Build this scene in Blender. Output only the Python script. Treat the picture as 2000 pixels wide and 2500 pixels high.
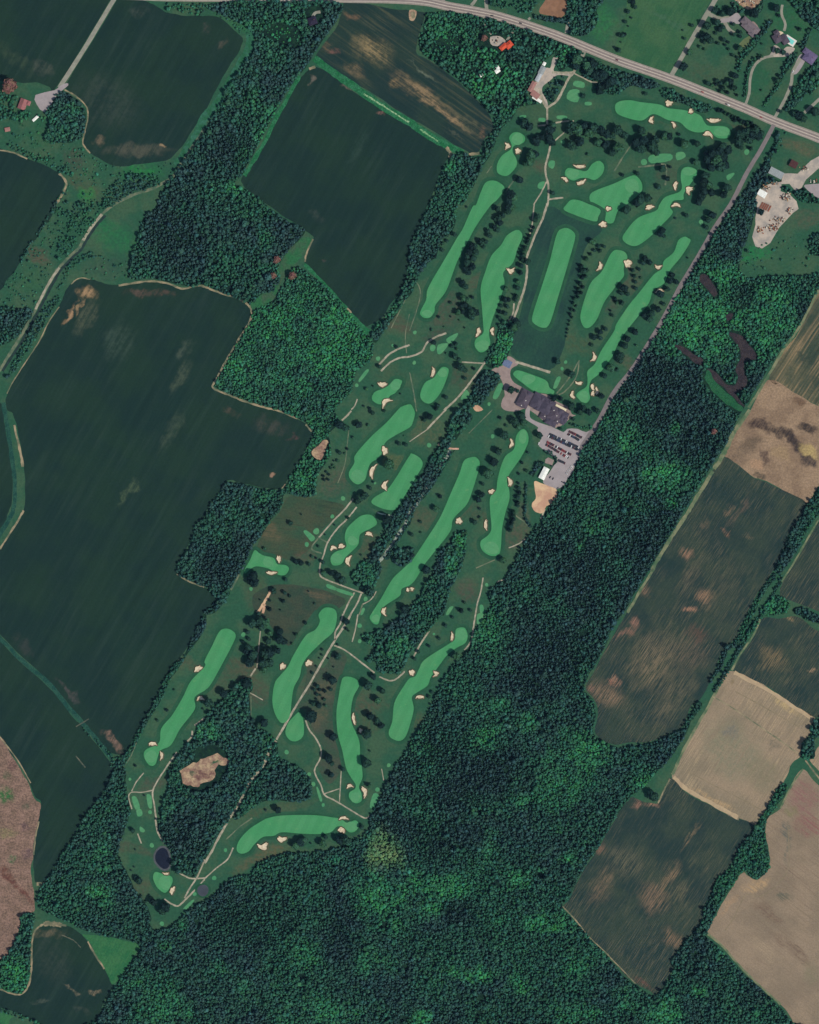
import bpy, bmesh, math, random
import numpy as np
from mathutils import Vector

random.seed(7); rng = np.random.default_rng(7)
SC = bpy.context.scene
for o in list(bpy.data.objects): bpy.data.objects.remove(o)
COL = SC.collection
M_PX = 0.75                       # metres per photograph pixel
# ------------------------------------------------------------------ camera, sky, sun, exposure
cam_d = bpy.data.cameras.new('camera'); cam = bpy.data.objects.new('camera', cam_d); COL.objects.link(cam)
CAM_H = 6000.0
cam.location = (0, 0, CAM_H); cam.rotation_euler = (0, 0, 0)
cam_d.sensor_fit = 'VERTICAL'; cam_d.angle = 2*math.atan(1250*M_PX/CAM_H)
cam_d.clip_start = 50; cam_d.clip_end = 30000
SC.camera = cam
SUN_AZ, SUN_EL = math.radians(122), math.radians(50)
w = bpy.data.worlds.new('World'); SC.world = w; w.use_nodes = True
wn = w.node_tree
sky = wn.nodes.new('ShaderNodeTexSky'); sky.sky_type = 'NISHITA'; sky.sun_disc = False
sky.sun_elevation = SUN_EL; sky.sun_rotation = SUN_AZ
bg = wn.nodes['Background']; bg.inputs['Strength'].default_value = 0.11
wn.links.new(sky.outputs[0], bg.inputs['Color'])
sd = bpy.data.lights.new('sun', 'SUN'); sd.energy = 4.0; sd.angle = math.radians(0.53); sd.color = (1, 0.96, 0.89)
sun = bpy.data.objects.new('sun', sd); COL.objects.link(sun)
sv = Vector((math.sin(SUN_AZ)*math.cos(SUN_EL), math.cos(SUN_AZ)*math.cos(SUN_EL), math.sin(SUN_EL)))
sun.rotation_euler = (-sv).to_track_quat('-Z', 'Y').to_euler(); sun.location = sv*3000
SC.view_settings.view_transform = 'Standard'; SC.view_settings.look = 'None'
SC.view_settings.exposure = 0.0; SC.view_settings.gamma = 1.0
SC.render.engine = 'CYCLES'
SC.cycles.use_denoising = True; SC.cycles.denoiser = 'OPENIMAGEDENOISE'; SC.cycles.denoising_input_passes = 'RGB_ALBEDO_NORMAL'
SC.cycles.max_bounces = 4; SC.cycles.diffuse_bounces = 2

# ------------------------------------------------------------------ coordinates
def T(c, r, s):                                     # survey sheet (500 px squares, 3.45 units a pixel) -> metres
    v = [float(t) for t in s.split()]
    return [W(c*500 + v[i]/3.45, r*500 + v[i+1]/3.45) for i in range(0, len(v), 2)]
def W(px, py): return ((px-1000)*M_PX, (1250-py)*M_PX)
def Z(x0, y0, k, s):                                # a closer sheet with its own origin and scale
    v = [float(t) for t in s.split()]
    return [W(x0+v[i]/k, y0+v[i+1]/k) for i in range(0, len(v), 2)]
def L(d): return d/3.45*M_PX                        # sheet length -> metres
KL = (1.06, 1.09, 1.17)                               # light on level ground
def srgb(v):
    v /= 255.0
    return v/12.92 if v <= 0.04045 else ((v+0.055)/1.055)**2.4
def C(r, g, b): return (srgb(r)/KL[0], srgb(g)/KL[1], srgb(b)/KL[2], 1)

def smooth_closed(P, n=5):
    out = []; m = len(P)
    for i in range(m):
        p0, p1, p2, p3 = (np.array(P[(i+k) % m]) for k in (-1, 0, 1, 2))
        for j in range(n):
            t = j/n
            out.append(tuple(0.5*((2*p1)+(-p0+p2)*t+(2*p0-5*p1+4*p2-p3)*t*t+(-p0+3*p1-3*p2+p3)*t**3)))
    return out
def smooth_open(P, n=6):
    Q = [P[0]]+list(P)+[P[-1]]; out = []
    for i in range(1, len(Q)-2):
        p0, p1, p2, p3 = (np.array(Q[i+k]) for k in (-1, 0, 1, 2))
        for j in range(n):
            t = j/n
            out.append(tuple(0.5*((2*p1)+(-p0+p2)*t+(2*p0-5*p1+4*p2-p3)*t*t+(-p0+3*p1-3*p2+p3)*t**3)))
    out.append(tuple(P[-1])); return out
def area(P): return 0.5*sum(P[i][0]*P[(i+1) % len(P)][1]-P[(i+1) % len(P)][0]*P[i][1] for i in range(len(P)))
def ccw(P): return P if area(P) > 0 else P[::-1]
def offset(P, d):
    P = ccw(P); m = len(P); out = []
    for i in range(m):
        a, b = np.array(P[i-1]), np.array(P[(i+1) % m]); t = b-a; l = np.hypot(*t) or 1
        out.append((P[i][0]+t[1]/l*d, P[i][1]-t[0]/l*d))
    return out
def wobble(P, amp, scale=12.0, seed=0):             # a hand-cut, uneven edge
    r = random.Random(seed); ph = [r.uniform(0, 6.28) for _ in range(6)]
    out = []
    for x, y in P:
        dx = math.sin(x/scale+ph[0])+math.sin(y/scale*1.7+ph[1])+0.6*math.sin((x+y)/scale*3.1+ph[2])
        dy = math.sin(y/scale+ph[3])+math.sin(x/scale*1.6+ph[4])+0.6*math.sin((x-y)/scale*2.9+ph[5])
        out.append((x+dx*amp/2.6, y+dy*amp/2.6))
    return out

# ------------------------------------------------------------------ objects
def link(name, me, mat=None, parent=None):
    o = bpy.data.objects.new(name, me); COL.objects.link(o)
    if mat: me.materials.append(mat)
    if parent is not None: o.parent = parent
    return o
def tag(o, label, cat, group=None, kind=None):
    o['label'] = label; o['category'] = cat
    if group: o['group'] = group
    if kind: o['kind'] = kind
    return o
def empty(name, loc, rz=0):
    o = bpy.data.objects.new(name, None); COL.objects.link(o); o.location = loc; o.rotation_euler = (0, 0, rz)
    o.empty_display_size = 1; return o
def slab_mesh(P, z, bottom=-0.3):
    P = ccw(P); n = len(P)
    v = [(x, y, z) for x, y in P]+[(x, y, bottom) for x, y in P]
    f = [list(range(n))]+[[(i+1) % n, i, n+i, n+(i+1) % n] for i in range(n)]
    me = bpy.data.meshes.new('m'); me.from_pydata(v, [], f); me.update(); return me
_lift = [0]
def lift(z):                                        # every sheet lies a hair above the one laid before it
    _lift[0] += 1; return z+.0004*(_lift[0] % 90)
def tri_mesh(P, z, bottom):
    from mathutils.geometry import delaunay_2d_cdt
    P = ccw(P); n = len(P)
    r = delaunay_2d_cdt([Vector(p) for p in P], [], [list(range(n))], 1, 1e-4)
    V = [(v.x, v.y, z) for v in r[0]]; F = []
    for f in r[2]:
        a, b, c = (V[k] for k in f[:3])
        F.append(list(f) if (b[0]-a[0])*(c[1]-a[1])-(b[1]-a[1])*(c[0]-a[0]) > 0 else list(f)[::-1])
    k = len(V); V += [(x, y, z) for x, y in P]+[(x, y, bottom) for x, y in P]
    F += [[k+(i+1) % n, k+i, k+n+i, k+n+(i+1) % n] for i in range(n)]
    me = bpy.data.meshes.new('m'); me.from_pydata(V, [], F); me.update(); return me
def sheet(name, P, z, mat, smooth=5, wob=0, wscale=12, bottom=-0.3):
    if smooth: P = smooth_closed(P, smooth)
    if wob: P = wobble(P, wob, wscale, int(abs(P[0][0]*7+P[0][1]))+len(P))
    z = lift(z); o = link(name, tri_mesh(P, z, bottom) if len(P) > 12 else slab_mesh(P, z, bottom), mat); o['kind'] = 'structure'; return o
def ribbon_mesh(P, wd, z, bottom=-0.3, jit=0.0, sm=6):
    P = smooth_open(P, sm) if len(P) > 2 else [P[0], tuple((np.array(P[0])*.66+np.array(P[1])*.34)), tuple((np.array(P[0])*.33+np.array(P[1])*.67)), P[1]]
    Lf, Rt = [], []
    for i, p in enumerate(P):
        a = np.array(P[max(0, i-1)]); b = np.array(P[min(len(P)-1, i+1)]); t = b-a; l = np.hypot(*t) or 1
        n = np.array((-t[1], t[0]))/l; h = wd/2*(1+random.uniform(-jit, jit)); h2 = wd/2*(1+random.uniform(-jit, jit))
        Lf.append(tuple(np.array(p)+n*h)); Rt.append(tuple(np.array(p)-n*h2))
    n = len(P); V = [(x, y, z) for x, y in Lf]+[(x, y, z) for x, y in Rt]+[(x, y, bottom) for x, y in Lf]+[(x, y, bottom) for x, y in Rt]
    F = []
    for i in range(n-1):
        F += [[i, n+i, n+i+1, i+1], [i+1, 2*n+i+1, 2*n+i, i], [n+i, 3*n+i, 3*n+i+1, n+i+1]]
    F += [[0, 2*n, 3*n, n], [n-1, 2*n-1, 4*n-1, 3*n-1]]
    me = bpy.data.meshes.new('m'); me.from_pydata(V, [], F); me.update(); return me
def ribbon(name, P, wd, z, mat, jit=0.12, sm=6):
    o = link(name, ribbon_mesh(P, wd, lift(z), jit=jit, sm=sm), mat); o['kind'] = 'structure'; return o

# ------------------------------------------------------------------ materials
def newmat(name, rough=0.95, spec=0.1):
    m = bpy.data.materials.new(name); m.use_nodes = True; nt = m.node_tree
    b = nt.nodes['Principled BSDF']; b.inputs['Roughness'].default_value = rough
    b.inputs['Specular IOR Level'].default_value = spec
    return m, nt, b
def N(nt, t, **k):
    n = nt.nodes.new(t)
    for a, v in k.items(): setattr(n, a, v)
    return n
def setin(nt, sock, v):
    if hasattr(v, 'is_linked') or hasattr(v, 'links'): nt.links.new(v, sock)
    else: sock.default_value = v
def math_(nt, op, a, b=0.0, clamp=False):
    n = N(nt, 'ShaderNodeMath', operation=op, use_clamp=clamp); setin(nt, n.inputs[0], a); setin(nt, n.inputs[1], b); return n.outputs[0]
def mix(nt, f, a, b):
    n = N(nt, 'ShaderNodeMix', data_type='RGBA'); setin(nt, n.inputs[0], f); setin(nt, n.inputs[6], a); setin(nt, n.inputs[7], b); return n.outputs[2]
def ramp(nt, v, lo, hi, a=0.0, b=1.0):
    n = N(nt, 'ShaderNodeMapRange', interpolation_type='SMOOTHSTEP'); setin(nt, n.inputs[0], v)
    for i, x in enumerate((lo, hi, a, b)): n.inputs[i+1].default_value = x
    return n.outputs[0]
def noise(nt, vec, scale, detail=3.0, rough=0.55):
    n = N(nt, 'ShaderNodeTexNoise'); setin(nt, n.inputs['Vector'], vec); n.inputs['Scale'].default_value = scale
    n.inputs['Detail'].default_value = detail; n.inputs['Roughness'].default_value = rough; return n
def position(nt): return N(nt, 'ShaderNodeNewGeometry').outputs['Position']
def rotated(nt, vec, deg, sx, sy):                  # axis x runs along the given direction
    r = N(nt, 'ShaderNodeVectorRotate', rotation_type='Z_AXIS'); setin(nt, r.inputs['Vector'], vec); r.inputs['Angle'].default_value = -math.radians(deg)
    s = N(nt, 'ShaderNodeVectorMath', operation='MULTIPLY'); nt.links.new(r.outputs[0], s.inputs[0]); s.inputs[1].default_value = (sx, sy, 1)
    return s.outputs[0]
def distorted(nt, vec, amt, scale):
    n = noise(nt, vec, scale, 3)
    s = N(nt, 'ShaderNodeVectorMath', operation='SUBTRACT'); nt.links.new(n.outputs['Color'], s.inputs[0]); s.inputs[1].default_value = (.5, .5, .5)
    k = N(nt, 'ShaderNodeVectorMath', operation='SCALE'); nt.links.new(s.outputs[0], k.inputs[0]); k.inputs['Scale'].default_value = amt
    a = N(nt, 'ShaderNodeVectorMath', operation='ADD'); nt.links.new(k.outputs[0], a.inputs[0]); setin(nt, a.inputs[1], vec); return a.outputs[0]
def blob(nt, vec, cx, cy, rx, ry, deg=0, inner=0.4):
    s = N(nt, 'ShaderNodeVectorMath', operation='SUBTRACT'); setin(nt, s.inputs[0], vec); s.inputs[1].default_value = (cx, cy, 0)
    r = rotated(nt, s.outputs[0], deg, 1/rx, 1/ry)
    m = N(nt, 'ShaderNodeVectorMath', operation='MULTIPLY'); nt.links.new(r, m.inputs[0]); m.inputs[1].default_value = (1, 1, 0)
    l = N(nt, 'ShaderNodeVectorMath', operation='LENGTH'); nt.links.new(m.outputs[0], l.inputs[0])
    return ramp(nt, l.outputs['Value'], 1.15, inner)
def land(name, base, alt, alt_scale=1/60, streak=None, patches=(), fine=0.12, fine_scale=0.25, tram=None, lo=.38, hi=.62, soft=.4, brk0=None):
    """earth and crops: two tones in drifts, streaks along the drills, bare patches of their own shape, fine grain"""
    m, nt, b = newmat(name); P = position(nt)
    n1 = noise(nt, P, alt_scale, 5, .6)
    col = mix(nt, ramp(nt, n1.outputs[0], lo, hi), base, alt)
    st = None
    if streak:
        deg, ln, wd, sc, amt = streak
        sv_ = rotated(nt, P, deg, 1/ln, 1/wd)
        s1 = noise(nt, sv_, 1.0, 4, .65); s2 = noise(nt, P, 1/130, 2)
        st = s1.outputs[0]
        col = mix(nt, math_(nt, 'MULTIPLY', ramp(nt, st, .46, .74), math_(nt, 'MULTIPLY', ramp(nt, s2.outputs[0], .35, .65, .25, 1), amt)), col, sc)
        col = mix(nt, math_(nt, 'MULTIPLY', ramp(nt, st, .48, .25), amt*.6), col, tuple(x*.55 for x in base[:3])+(1,))
    if patches:
        D = distorted(nt, P, 38, 1/28); pn = noise(nt, P, 1/9, 4, .7).outputs[0]
        for (cx, cy, rx, ry, deg, pc, amt) in patches:
            f = blob(nt, D, cx, cy, rx, ry, deg, soft)
            brk = st if st is not None else pn
            f = math_(nt, 'MULTIPLY', f, math_(nt, 'MULTIPLY', ramp(nt, math_(nt, 'ADD', math_(nt, 'MULTIPLY', brk, .6 if brk0 is None or brk0 > 0 else .85), math_(nt, 'MULTIPLY', pn, .4 if brk0 is None or brk0 > 0 else .15)), .40, .60, (brk0 if brk0 is not None else .12 if st is not None else .35), 1), amt))
            col = mix(nt, f, col, pc)
    if tram:
        deg, gap, amt = tram
        tv = rotated(nt, P, deg, 1, 1/gap)
        sx = N(nt, 'ShaderNodeSeparateXYZ'); nt.links.new(tv, sx.inputs[0])
        fr = math_(nt, 'FRACT', sx.outputs[1]); ln_ = math_(nt, 'LESS_THAN', math_(nt, 'ABSOLUTE', math_(nt, 'SUBTRACT', fr, .5)), .09)
        col = mix(nt, math_(nt, 'MULTIPLY', ln_, amt), col, tuple(min(1, x*1.9) for x in alt[:3])+(1,))
    fn = noise(nt, P, fine_scale, 4, .7).outputs[0]
    col = mix(nt, ramp(nt, fn, .3, .7, fine*2, 0), col, (0.0, 0.004, 0.006, 1))
    nt.links.new(col, b.inputs['Base Color'])
    bu = N(nt, 'ShaderNodeBump'); bu.inputs['Strength'].default_value = .5; bu.inputs['Distance'].default_value = .35
    nt.links.new(fn, bu.inputs['Height']); nt.links.new(bu.outputs[0], b.inputs['Normal'])
    return m
def plain(name, c, var=.25, scale=.4, rough=.9, spec=.15, c2=None):
    m, nt, b = newmat(name, rough, spec); P = position(nt)
    n = noise(nt, P, scale, 4, .65).outputs[0]
    c2 = c2 or tuple(x*(1-var) for x in c[:3])+(1,)
    nt.links.new(mix(nt, ramp(nt, n, .35, .65), c, c2), b.inputs['Base Color']); return m
def pt(c, r, x, y): return T(c, r, f'{x} {y}')[0]
def patch(c, r, x, y, rx, ry, deg, col, amt):
    p = pt(c, r, x, y); return (p[0], p[1], L(rx), L(ry), deg, col, amt)

TAN = C(150, 128, 100); TAN2 = C(128, 112, 86); BROWN = C(98, 78, 66); PINK = C(136, 106, 92)
ROUGH_BROWN = C(86, 84, 62); MEAD = C(46, 110, 66)
gp = [  # worn and meadow places of the open ground
 (2,1,600,620,60,120,-60,BROWN,.8),(2,1,300,900,170,150,50,C(84,76,66),.9),(2,1,240,1110,120,50,20,C(70,66,62),.9),(2,1,430,1450,90,130,60,C(80,74,62),.8),
 (2,1,1400,1150,70,180,70,C(84,90,60),.7),(2,1,1640,850,60,90,60,C(84,78,66),.8),(2,0,1100,1410,60,50,0,C(96,76,66),.8),(2,0,1000,900,110,60,0,C(60,84,60),.8),
 (1,1,1640,1000,60,120,60,C(94,72,62),.9),(1,1,1560,1450,130,100,40,C(66,88,60),.7),(1,2,1100,600,160,110,40,C(90,82,68),.9),(1,2,820,850,170,120,0,C(84,80,58),.9),
 (1,2,640,1080,170,150,0,C(74,80,54),.8),(1,2,560,1000,60,90,60,C(112,92,66),.8),(1,2,860,1240,110,50,0,C(100,80,70),.7),(1,2,440,1560,90,130,0,C(84,84,60),.7),
 (1,2,750,1600,230,100,0,C(66,76,60),.9),(1,2,960,1560,130,70,-30,C(96,86,66),.8),(1,2,1400,1180,120,160,50,C(88,82,62),.9),(1,2,1620,440,60,130,60,C(104,104,62),.9),
 (2,2,120,900,90,160,60,C(84,80,62),.9),(2,2,150,180,150,110,0,C(96,96,66),.8),(2,2,900,1080,120,90,40,C(96,80,68),.9),(2,2,480,1530,80,100,50,C(92,70,66),.9),
 (2,2,560,880,60,140,60,C(80,80,60),.8),(2,2,960,880,50,100,0,C(96,88,74),.8),(1,3,380,480,110,80,30,C(102,76,64),.9),(1,3,440,660,90,110,0,C(84,70,60),.9),
 (1,3,1000,650,130,230,60,C(86,82,66),.9),(1,3,1330,740,80,180,80,C(98,80,66),.8),(1,3,1390,900,80,90,0,C(92,86,62),.8),(1,3,240,430,80,110,60,C(84,80,62),.9),
 (1,3,950,880,120,100,0,C(88,82,64),.8),(1,3,560,1640,330,40,10,C(84,88,60),.8),(1,3,160,560,150,80,40,C(80,84,64),.8),(0,3,1300,1420,120,60,30,C(86,76,66),.9),
 (0,3,1600,420,60,160,60,C(92,86,66),.8),(0,4,1090,250,40,260,80,C(84,80,64),.8),(0,4,1180,600,70,110,-50,C(84,80,62),.8),(1,4,520,290,180,50,18,C(112,94,66),.9),
 (1,4,330,390,120,50,30,C(96,90,64),.9),(2,3,60,900,60,110,60,C(92,92,64),.8),(3,1,120,620,120,160,60,C(82,80,66),.9),(3,1,140,1350,50,160,60,C(90,88,70),.9),
 (3,0,560,1060,260,30,-6,C(60,80,58),.8),(3,0,430,1480,80,70,0,C(74,74,62),.9),(3,0,1080,1070,100,30,-20,C(84,76,56),.9),(3,0,760,620,160,90,-20,C(74,86,62),.7),
 (3,0,1540,1230,140,60,-20,C(108,92,70),.9),(3,0,320,260,260,230,0,C(54,96,66),.9),(3,0,1500,200,200,150,0,C(38,98,62),.8),(3,0,1230,700,90,180,0,C(38,92,62),.8),
 (3,1,1350,440,280,130,0,C(58,92,66),.9),(3,1,1620,120,120,80,0,C(90,88,70),.9),(3,1,1200,420,120,60,0,C(28,116,66),.9),(2,0,1620,190,110,150,0,C(46,112,66),.9),
 (0,1,950,250,110,230,60,C(40,108,66),.9),(0,1,880,520,170,80,0,C(54,80,66),.9),(0,1,330,430,60,120,60,C(100,72,64),.9),(0,1,250,640,90,90,0,C(58,96,64),.8),
 (0,0,700,1580,60,150,60,C(82,80,58),.9),(0,0,620,1350,80,90,0,C(76,66,60),.9),(0,0,1200,1440,160,60,0,C(36,122,62),.9),(0,0,730,1640,60,60,0,C(36,124,62),.9),
 (0,0,330,1130,110,120,0,C(36,92,62),.8),(1,0,680,290,110,90,0,C(70,104,66),.9),(1,0,220,190,140,60,-30,C(44,104,66),.9),(1,1,680,520,110,70,60,C(62,96,68),.9),(1,1,440,800,90,50,0,C(40,122,66),.9),
 (1,1,560,740,60,70,60,C(70,80,72),.9),(2,0,540,430,200,110,0,C(34,96,62),.8),(2,0,640,640,130,110,0,C(34,104,62),.8)]
M_ground = land('rough_grass', C(44, 87, 65), C(62, 92, 68), 1/50, None, [patch(g[0],g[1],g[2],g[3],g[4]*1.3,g[5]*1.3,g[6],tuple(.62*a+.38*b for a, b in zip(g[7], C(68, 82, 66))) if g[7][0] > .05 else g[7],g[8]*.8) for g in gp], .14, .22, lo=.42, hi=.62)
DK, DK2 = C(24, 47, 43), C(29, 53, 42)
STR = 60
M_cropA = land('young_crop', DK, DK2, 1/120, (STR, 210, 12, C(46, 66, 58), .5), [
  patch(0,0,900,850,260,330,60,C(58,70,62),.6), patch(0,0,830,1190,70,40,0,C(104,94,78),.8), patch(0,0,1150,1270,330,60,0,C(84,84,72),.7), patch(0,0,1370,1240,25,20,0,TAN,.9),
  patch(0,0,1180,100,110,60,0,C(70,78,72),.6), patch(0,0,350,570,110,60,-20,C(76,82,72),.6), patch(0,0,150,500,60,260,50,C(58,74,56),.6), patch(1,0,150,370,70,40,40,C(84,80,70),.7), patch(1,0,30,240,50,40,0,C(70,70,66),.7),
  patch(0,1,740,740,100,75,-10,C(164,134,100),1), patch(0,1,600,900,22,130,-30,C(158,128,98),1), patch(0,1,670,870,22,80,-30,C(158,132,100),.9), patch(0,1,1250,740,260,40,0,C(92,74,66),.8),
  patch(0,1,720,960,190,70,60,C(80,86,70),.8), patch(0,1,1000,1150,200,130,60,C(58,76,66),.7), patch(0,1,1560,1240,120,70,60,C(72,84,72),.7), patch(0,1,1520,1450,60,160,-30,C(72,84,68),.7),
  patch(1,2,560,130,170,80,-10,C(74,72,66),.6), patch(1,2,580,570,30,25,0,C(150,120,100),.9), patch(1,2,740,230,50,30,0,C(90,66,66),.7), patch(1,2,200,20,100,40,-20,C(80,72,62),.6), patch(0,2,1450,180,60,220,-30,C(64,78,64),.7), patch(0,2,1080,700,40,180,-40,C(72,88,66),.8),
  patch(0,3,580,640,30,160,45,C(78,74,74),.8), patch(0,3,950,1080,40,140,45,C(140,112,98),.8), patch(0,3,200,250,60,120,40,C(58,62,60),.6), patch(0,4,450,1180,170,260,20,C(50,64,56),.8), patch(0,4,430,960,160,50,0,C(96,90,74),.8), patch(0,4,610,1430,75,18,-35,C(120,112,94),1), patch(0,4,780,1465,60,24,5,C(124,112,92),1), patch(0,4,350,1540,90,20,0,C(70,80,70),.8), patch(0,4,680,1620,90,30,-20,C(60,70,62),.7),
  patch(1,0,900,680,25,40,-30,C(120,110,100),.8), patch(1,0,1190,755,45,25,-20,C(134,112,100),.8), patch(1,0,1490,965,45,25,-20,C(122,90,84),.8), patch(1,0,1300,1220,40,200,-30,C(48,70,62),.6), patch(1,1,950,90,80,50,-30,C(70,78,72),.6),
  patch(1,1,980,460,30,20,0,C(84,70,74),.8)], .1, .3, (STR, 27, .06))
M_cropB = land('patchy_crop', C(29, 51, 49), C(36, 57, 50), 1/90, (STR-95, 120, 7, C(92, 92, 70), .6), [
  patch(1,0,1250,150,70,40,-20,C(128,98,76),.8), patch(1,0,1420,420,220,130,-35,C(142,124,90),1), patch(1,0,1260,580,110,60,-35,C(118,102,78),.9), patch(1,0,1090,440,50,40,0,C(132,92,84),.8), patch(1,0,1020,380,60,90,40,C(126,104,80),.8),
  patch(1,0,1600,690,60,50,0,C(138,116,84),.9), patch(2,0,130,800,400,75,-35,C(144,122,92),1), patch(2,0,480,1040,190,60,-35,C(98,96,74),.9), patch(2,0,610,1110,40,40,0,C(128,100,80),.8), patch(2,0,300,950,330,30,-35,C(150,126,96),.8),
  patch(2,0,120,600,200,14,-35,C(110,118,100),.7), patch(2,0,400,1150,130,12,-35,C(110,110,90),.7)], .12, .3, None, .38, .62, .05)
M_cropC = land('dry_streaked_crop', C(35, 56, 54), C(50, 66, 57), 1/60, (57, 34, 1.3, C(128, 116, 92), .7), [
  patch(3,2,770,1580,85,100,0,C(170,132,104),1), patch(3,2,640,1680,60,40,0,C(170,128,104),1), patch(3,2,600,1210,60,60,0,C(156,120,98),.9), patch(3,2,960,830,50,40,0,C(134,112,90),.8), patch(3,2,940,1040,60,30,-40,C(146,110,90),.8),
  patch(3,2,1050,850,40,230,-30,C(112,94,82),.8), patch(3,2,750,950,50,50,0,C(118,100,82),.7), patch(3,2,1110,1060,50,40,0,C(120,104,84),.7), patch(3,2,250,1520,60,80,60,C(140,112,92),.9), patch(3,2,640,1400,230,90,60,C(110,100,82),.7),
  patch(3,3,330,400,330,260,60,C(126,112,90),.9), patch(3,3,650,330,200,200,60,C(108,94,80),.8), patch(2,3,1660,680,130,200,60,C(132,110,90),1), patch(2,3,1700,570,35,35,0,C(170,120,100),1), patch(3,3,90,170,110,40,20,C(150,112,96),1), patch(3,3,170,60,50,90,0,C(150,112,96),1), patch(2,3,1540,620,60,40,0,C(140,106,92),1),
  patch(3,3,20,560,40,70,0,C(180,136,112),1), patch(3,3,700,160,130,90,0,C(100,72,66),.8),
  patch(3,3,1330,380,130,170,60,C(130,112,84),.9), patch(3,3,1480,30,60,40,0,C(140,120,90),.9), patch(3,3,1640,480,40,30,0,C(170,140,110),.8),
  patch(3,4,330,660,150,170,30,C(140,114,92),1), patch(3,4,470,480,70,170,-25,C(134,112,88),.9), patch(3,4,480,1000,120,80,-30,C(132,108,86),.9), patch(2,4,1620,560,110,200,-25,C(126,106,86),.9), patch(3,4,100,350,160,230,60,C(104,100,82),.8), patch(3,4,640,150,30,160,-30,C(132,112,88),.9), patch(3,3,330,1590,80,40,0,C(164,126,104),1), patch(3,3,200,1590,50,60,0,C(150,112,96),1), patch(3,4,250,1380,110,30,-30,C(112,78,70),.9),
  patch(2,4,1600,240,60,70,60,C(130,100,84),.9), patch(3,4,560,620,60,120,-25,C(120,110,86),.7), patch(3,3,500,700,330,170,57,C(112,104,84),.8), patch(3,2,900,1500,330,160,57,C(84,84,70),.7)], .14, .35, None, .38, .62, .1, 0.0)
M_stripe = land('mown_stubble_stripes', C(58, 72, 60), C(92, 92, 72), 1/60, (57, 200, 7, C(168, 140, 106), 1.2), [patch(3,1,1620,1300,110,40,-25,C(48,62,54),1), patch(3,1,1480,1430,60,90,0,C(62,74,60),.9), patch(3,1,1700,1480,90,60,0,C(52,66,56),.8)], .14, .3)
M_tan = land('ripe_grain', C(148, 131, 110), C(130, 119, 100), 1/80, (57, 60, 2.4, C(180, 158, 126), .9), [
  patch(3,3,1000,1150,250,330,40,C(122,121,100),.95), patch(3,3,1250,1350,170,200,40,C(118,114,92),.8), patch(3,3,960,1000,80,60,0,C(112,110,104),.8), patch(3,3,1450,760,160,60,-30,C(180,158,116),.9), patch(3,3,850,1560,230,30,-28,C(178,150,112),.9), patch(3,3,1340,1100,60,60,0,C(110,104,90),.8), patch(3,3,1000,570,30,40,0,C(120,106,80),.7)], .12, .35, (57, 9, .07))
M_tan2 = land('ripe_grain_swaths', C(147, 130, 110), C(132, 118, 100), 1/70, (-38, 90, 2.6, C(118, 100, 86), .9), [
  patch(3,4,1420,660,90,40,0,C(98,98,84),.9), patch(3,4,1300,800,170,60,-40,C(112,92,78),.9), patch(3,4,1500,1100,260,50,-38,C(112,94,80),.8), patch(3,4,1250,1100,170,60,-38,C(160,142,118),.8), patch(3,4,1460,200,26,260,0,C(104,104,92),.8), patch(3,4,1180,560,130,50,10,C(176,148,112),.9), patch(3,4,960,720,30,160,-40,C(160,134,106),.8),
  patch(3,4,1640,60,140,110,0,C(134,96,90),1), patch(3,3,1600,1560,150,200,0,C(136,102,96),1), patch(3,3,1500,1660,60,90,60,C(120,120,84),.7), patch(3,4,1660,1300,80,130,0,C(124,120,96),.7), patch(3,4,1440,100,30,110,20,C(96,98,90),.8)], .13, .35)
M_soil = land('ploughed_peaty_soil', C(158, 134, 110), C(136, 114, 94), 1/40, (57, 40, 3, C(156, 132, 104), .5), [
  patch(3,2,1230,130,120,50,-20,C(64,52,50),1), patch(3,2,1380,190,120,45,-35,C(70,60,54),1), patch(3,2,1550,300,150,60,-50,C(60,52,54),1), patch(3,2,1620,150,110,40,0,C(62,54,50),1), patch(3,2,1640,430,110,45,-30,C(60,54,54),1), patch(3,2,1270,400,50,80,20,C(82,66,60),.9), patch(3,2,1640,360,110,50,-35,C(178,156,106),1), patch(3,2,1150,290,120,60,20,C(96,84,70),.8), patch(3,2,1200,470,60,50,0,C(172,140,112),.9),
  patch(3,2,1230,560,60,20,0,C(84,76,64),.9), patch(3,2,1400,370,110,60,-40,C(160,136,104),.8), patch(3,1,1560,1650,50,50,0,C(96,74,58),.8), patch(3,2,1100,330,160,110,50,C(112,96,80),.8), patch(3,2,1480,240,150,45,-45,C(58,50,48),1)], .2, .3, None, .38, .62, .45, .6)
M_scrub = land('dry_scrubland', C(150, 122, 108), C(128, 106, 92), 1/18, None, [
  patch(0,4,130,560,40,260,48,C(112,76,66),1), patch(0,4,60,440,90,40,-50,C(112,78,66),1), patch(0,3,50,1530,90,80,0,C(52,110,60),1), patch(0,4,90,340,50,40,0,C(78,108,74),.9), patch(0,3,60,1380,60,40,0,C(84,96,70),.8), patch(0,3,220,1600,40,40,0,C(96,98,80),.8), patch(0,4,210,60,60,50,0,C(96,76,80),.8), patch(0,4,220,290,60,50,0,C(100,80,84),.8), patch(0,4,60,1000,110,170,0,C(134,110,98),.8), patch(0,3,90,1270,50,60,0,C(110,82,78),.9), patch(0,4,60,120,90,60,20,C(140,130,96),.8)], .3, .3)
M_bright = land('lush_meadow', C(40, 100, 63), C(56, 108, 68), 1/30, (60, 30, 4, C(76, 122, 76), .5), [], .14, .3)
M_lush = land('lush_ditch_grass', C(32, 104, 62), C(54, 122, 84), 1/9, None, [], .3, .35)
M_ditchp = land('reedy_ditch', C(58, 112, 90), C(42, 98, 66), 1/10, None, [], .25, .4)
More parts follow.
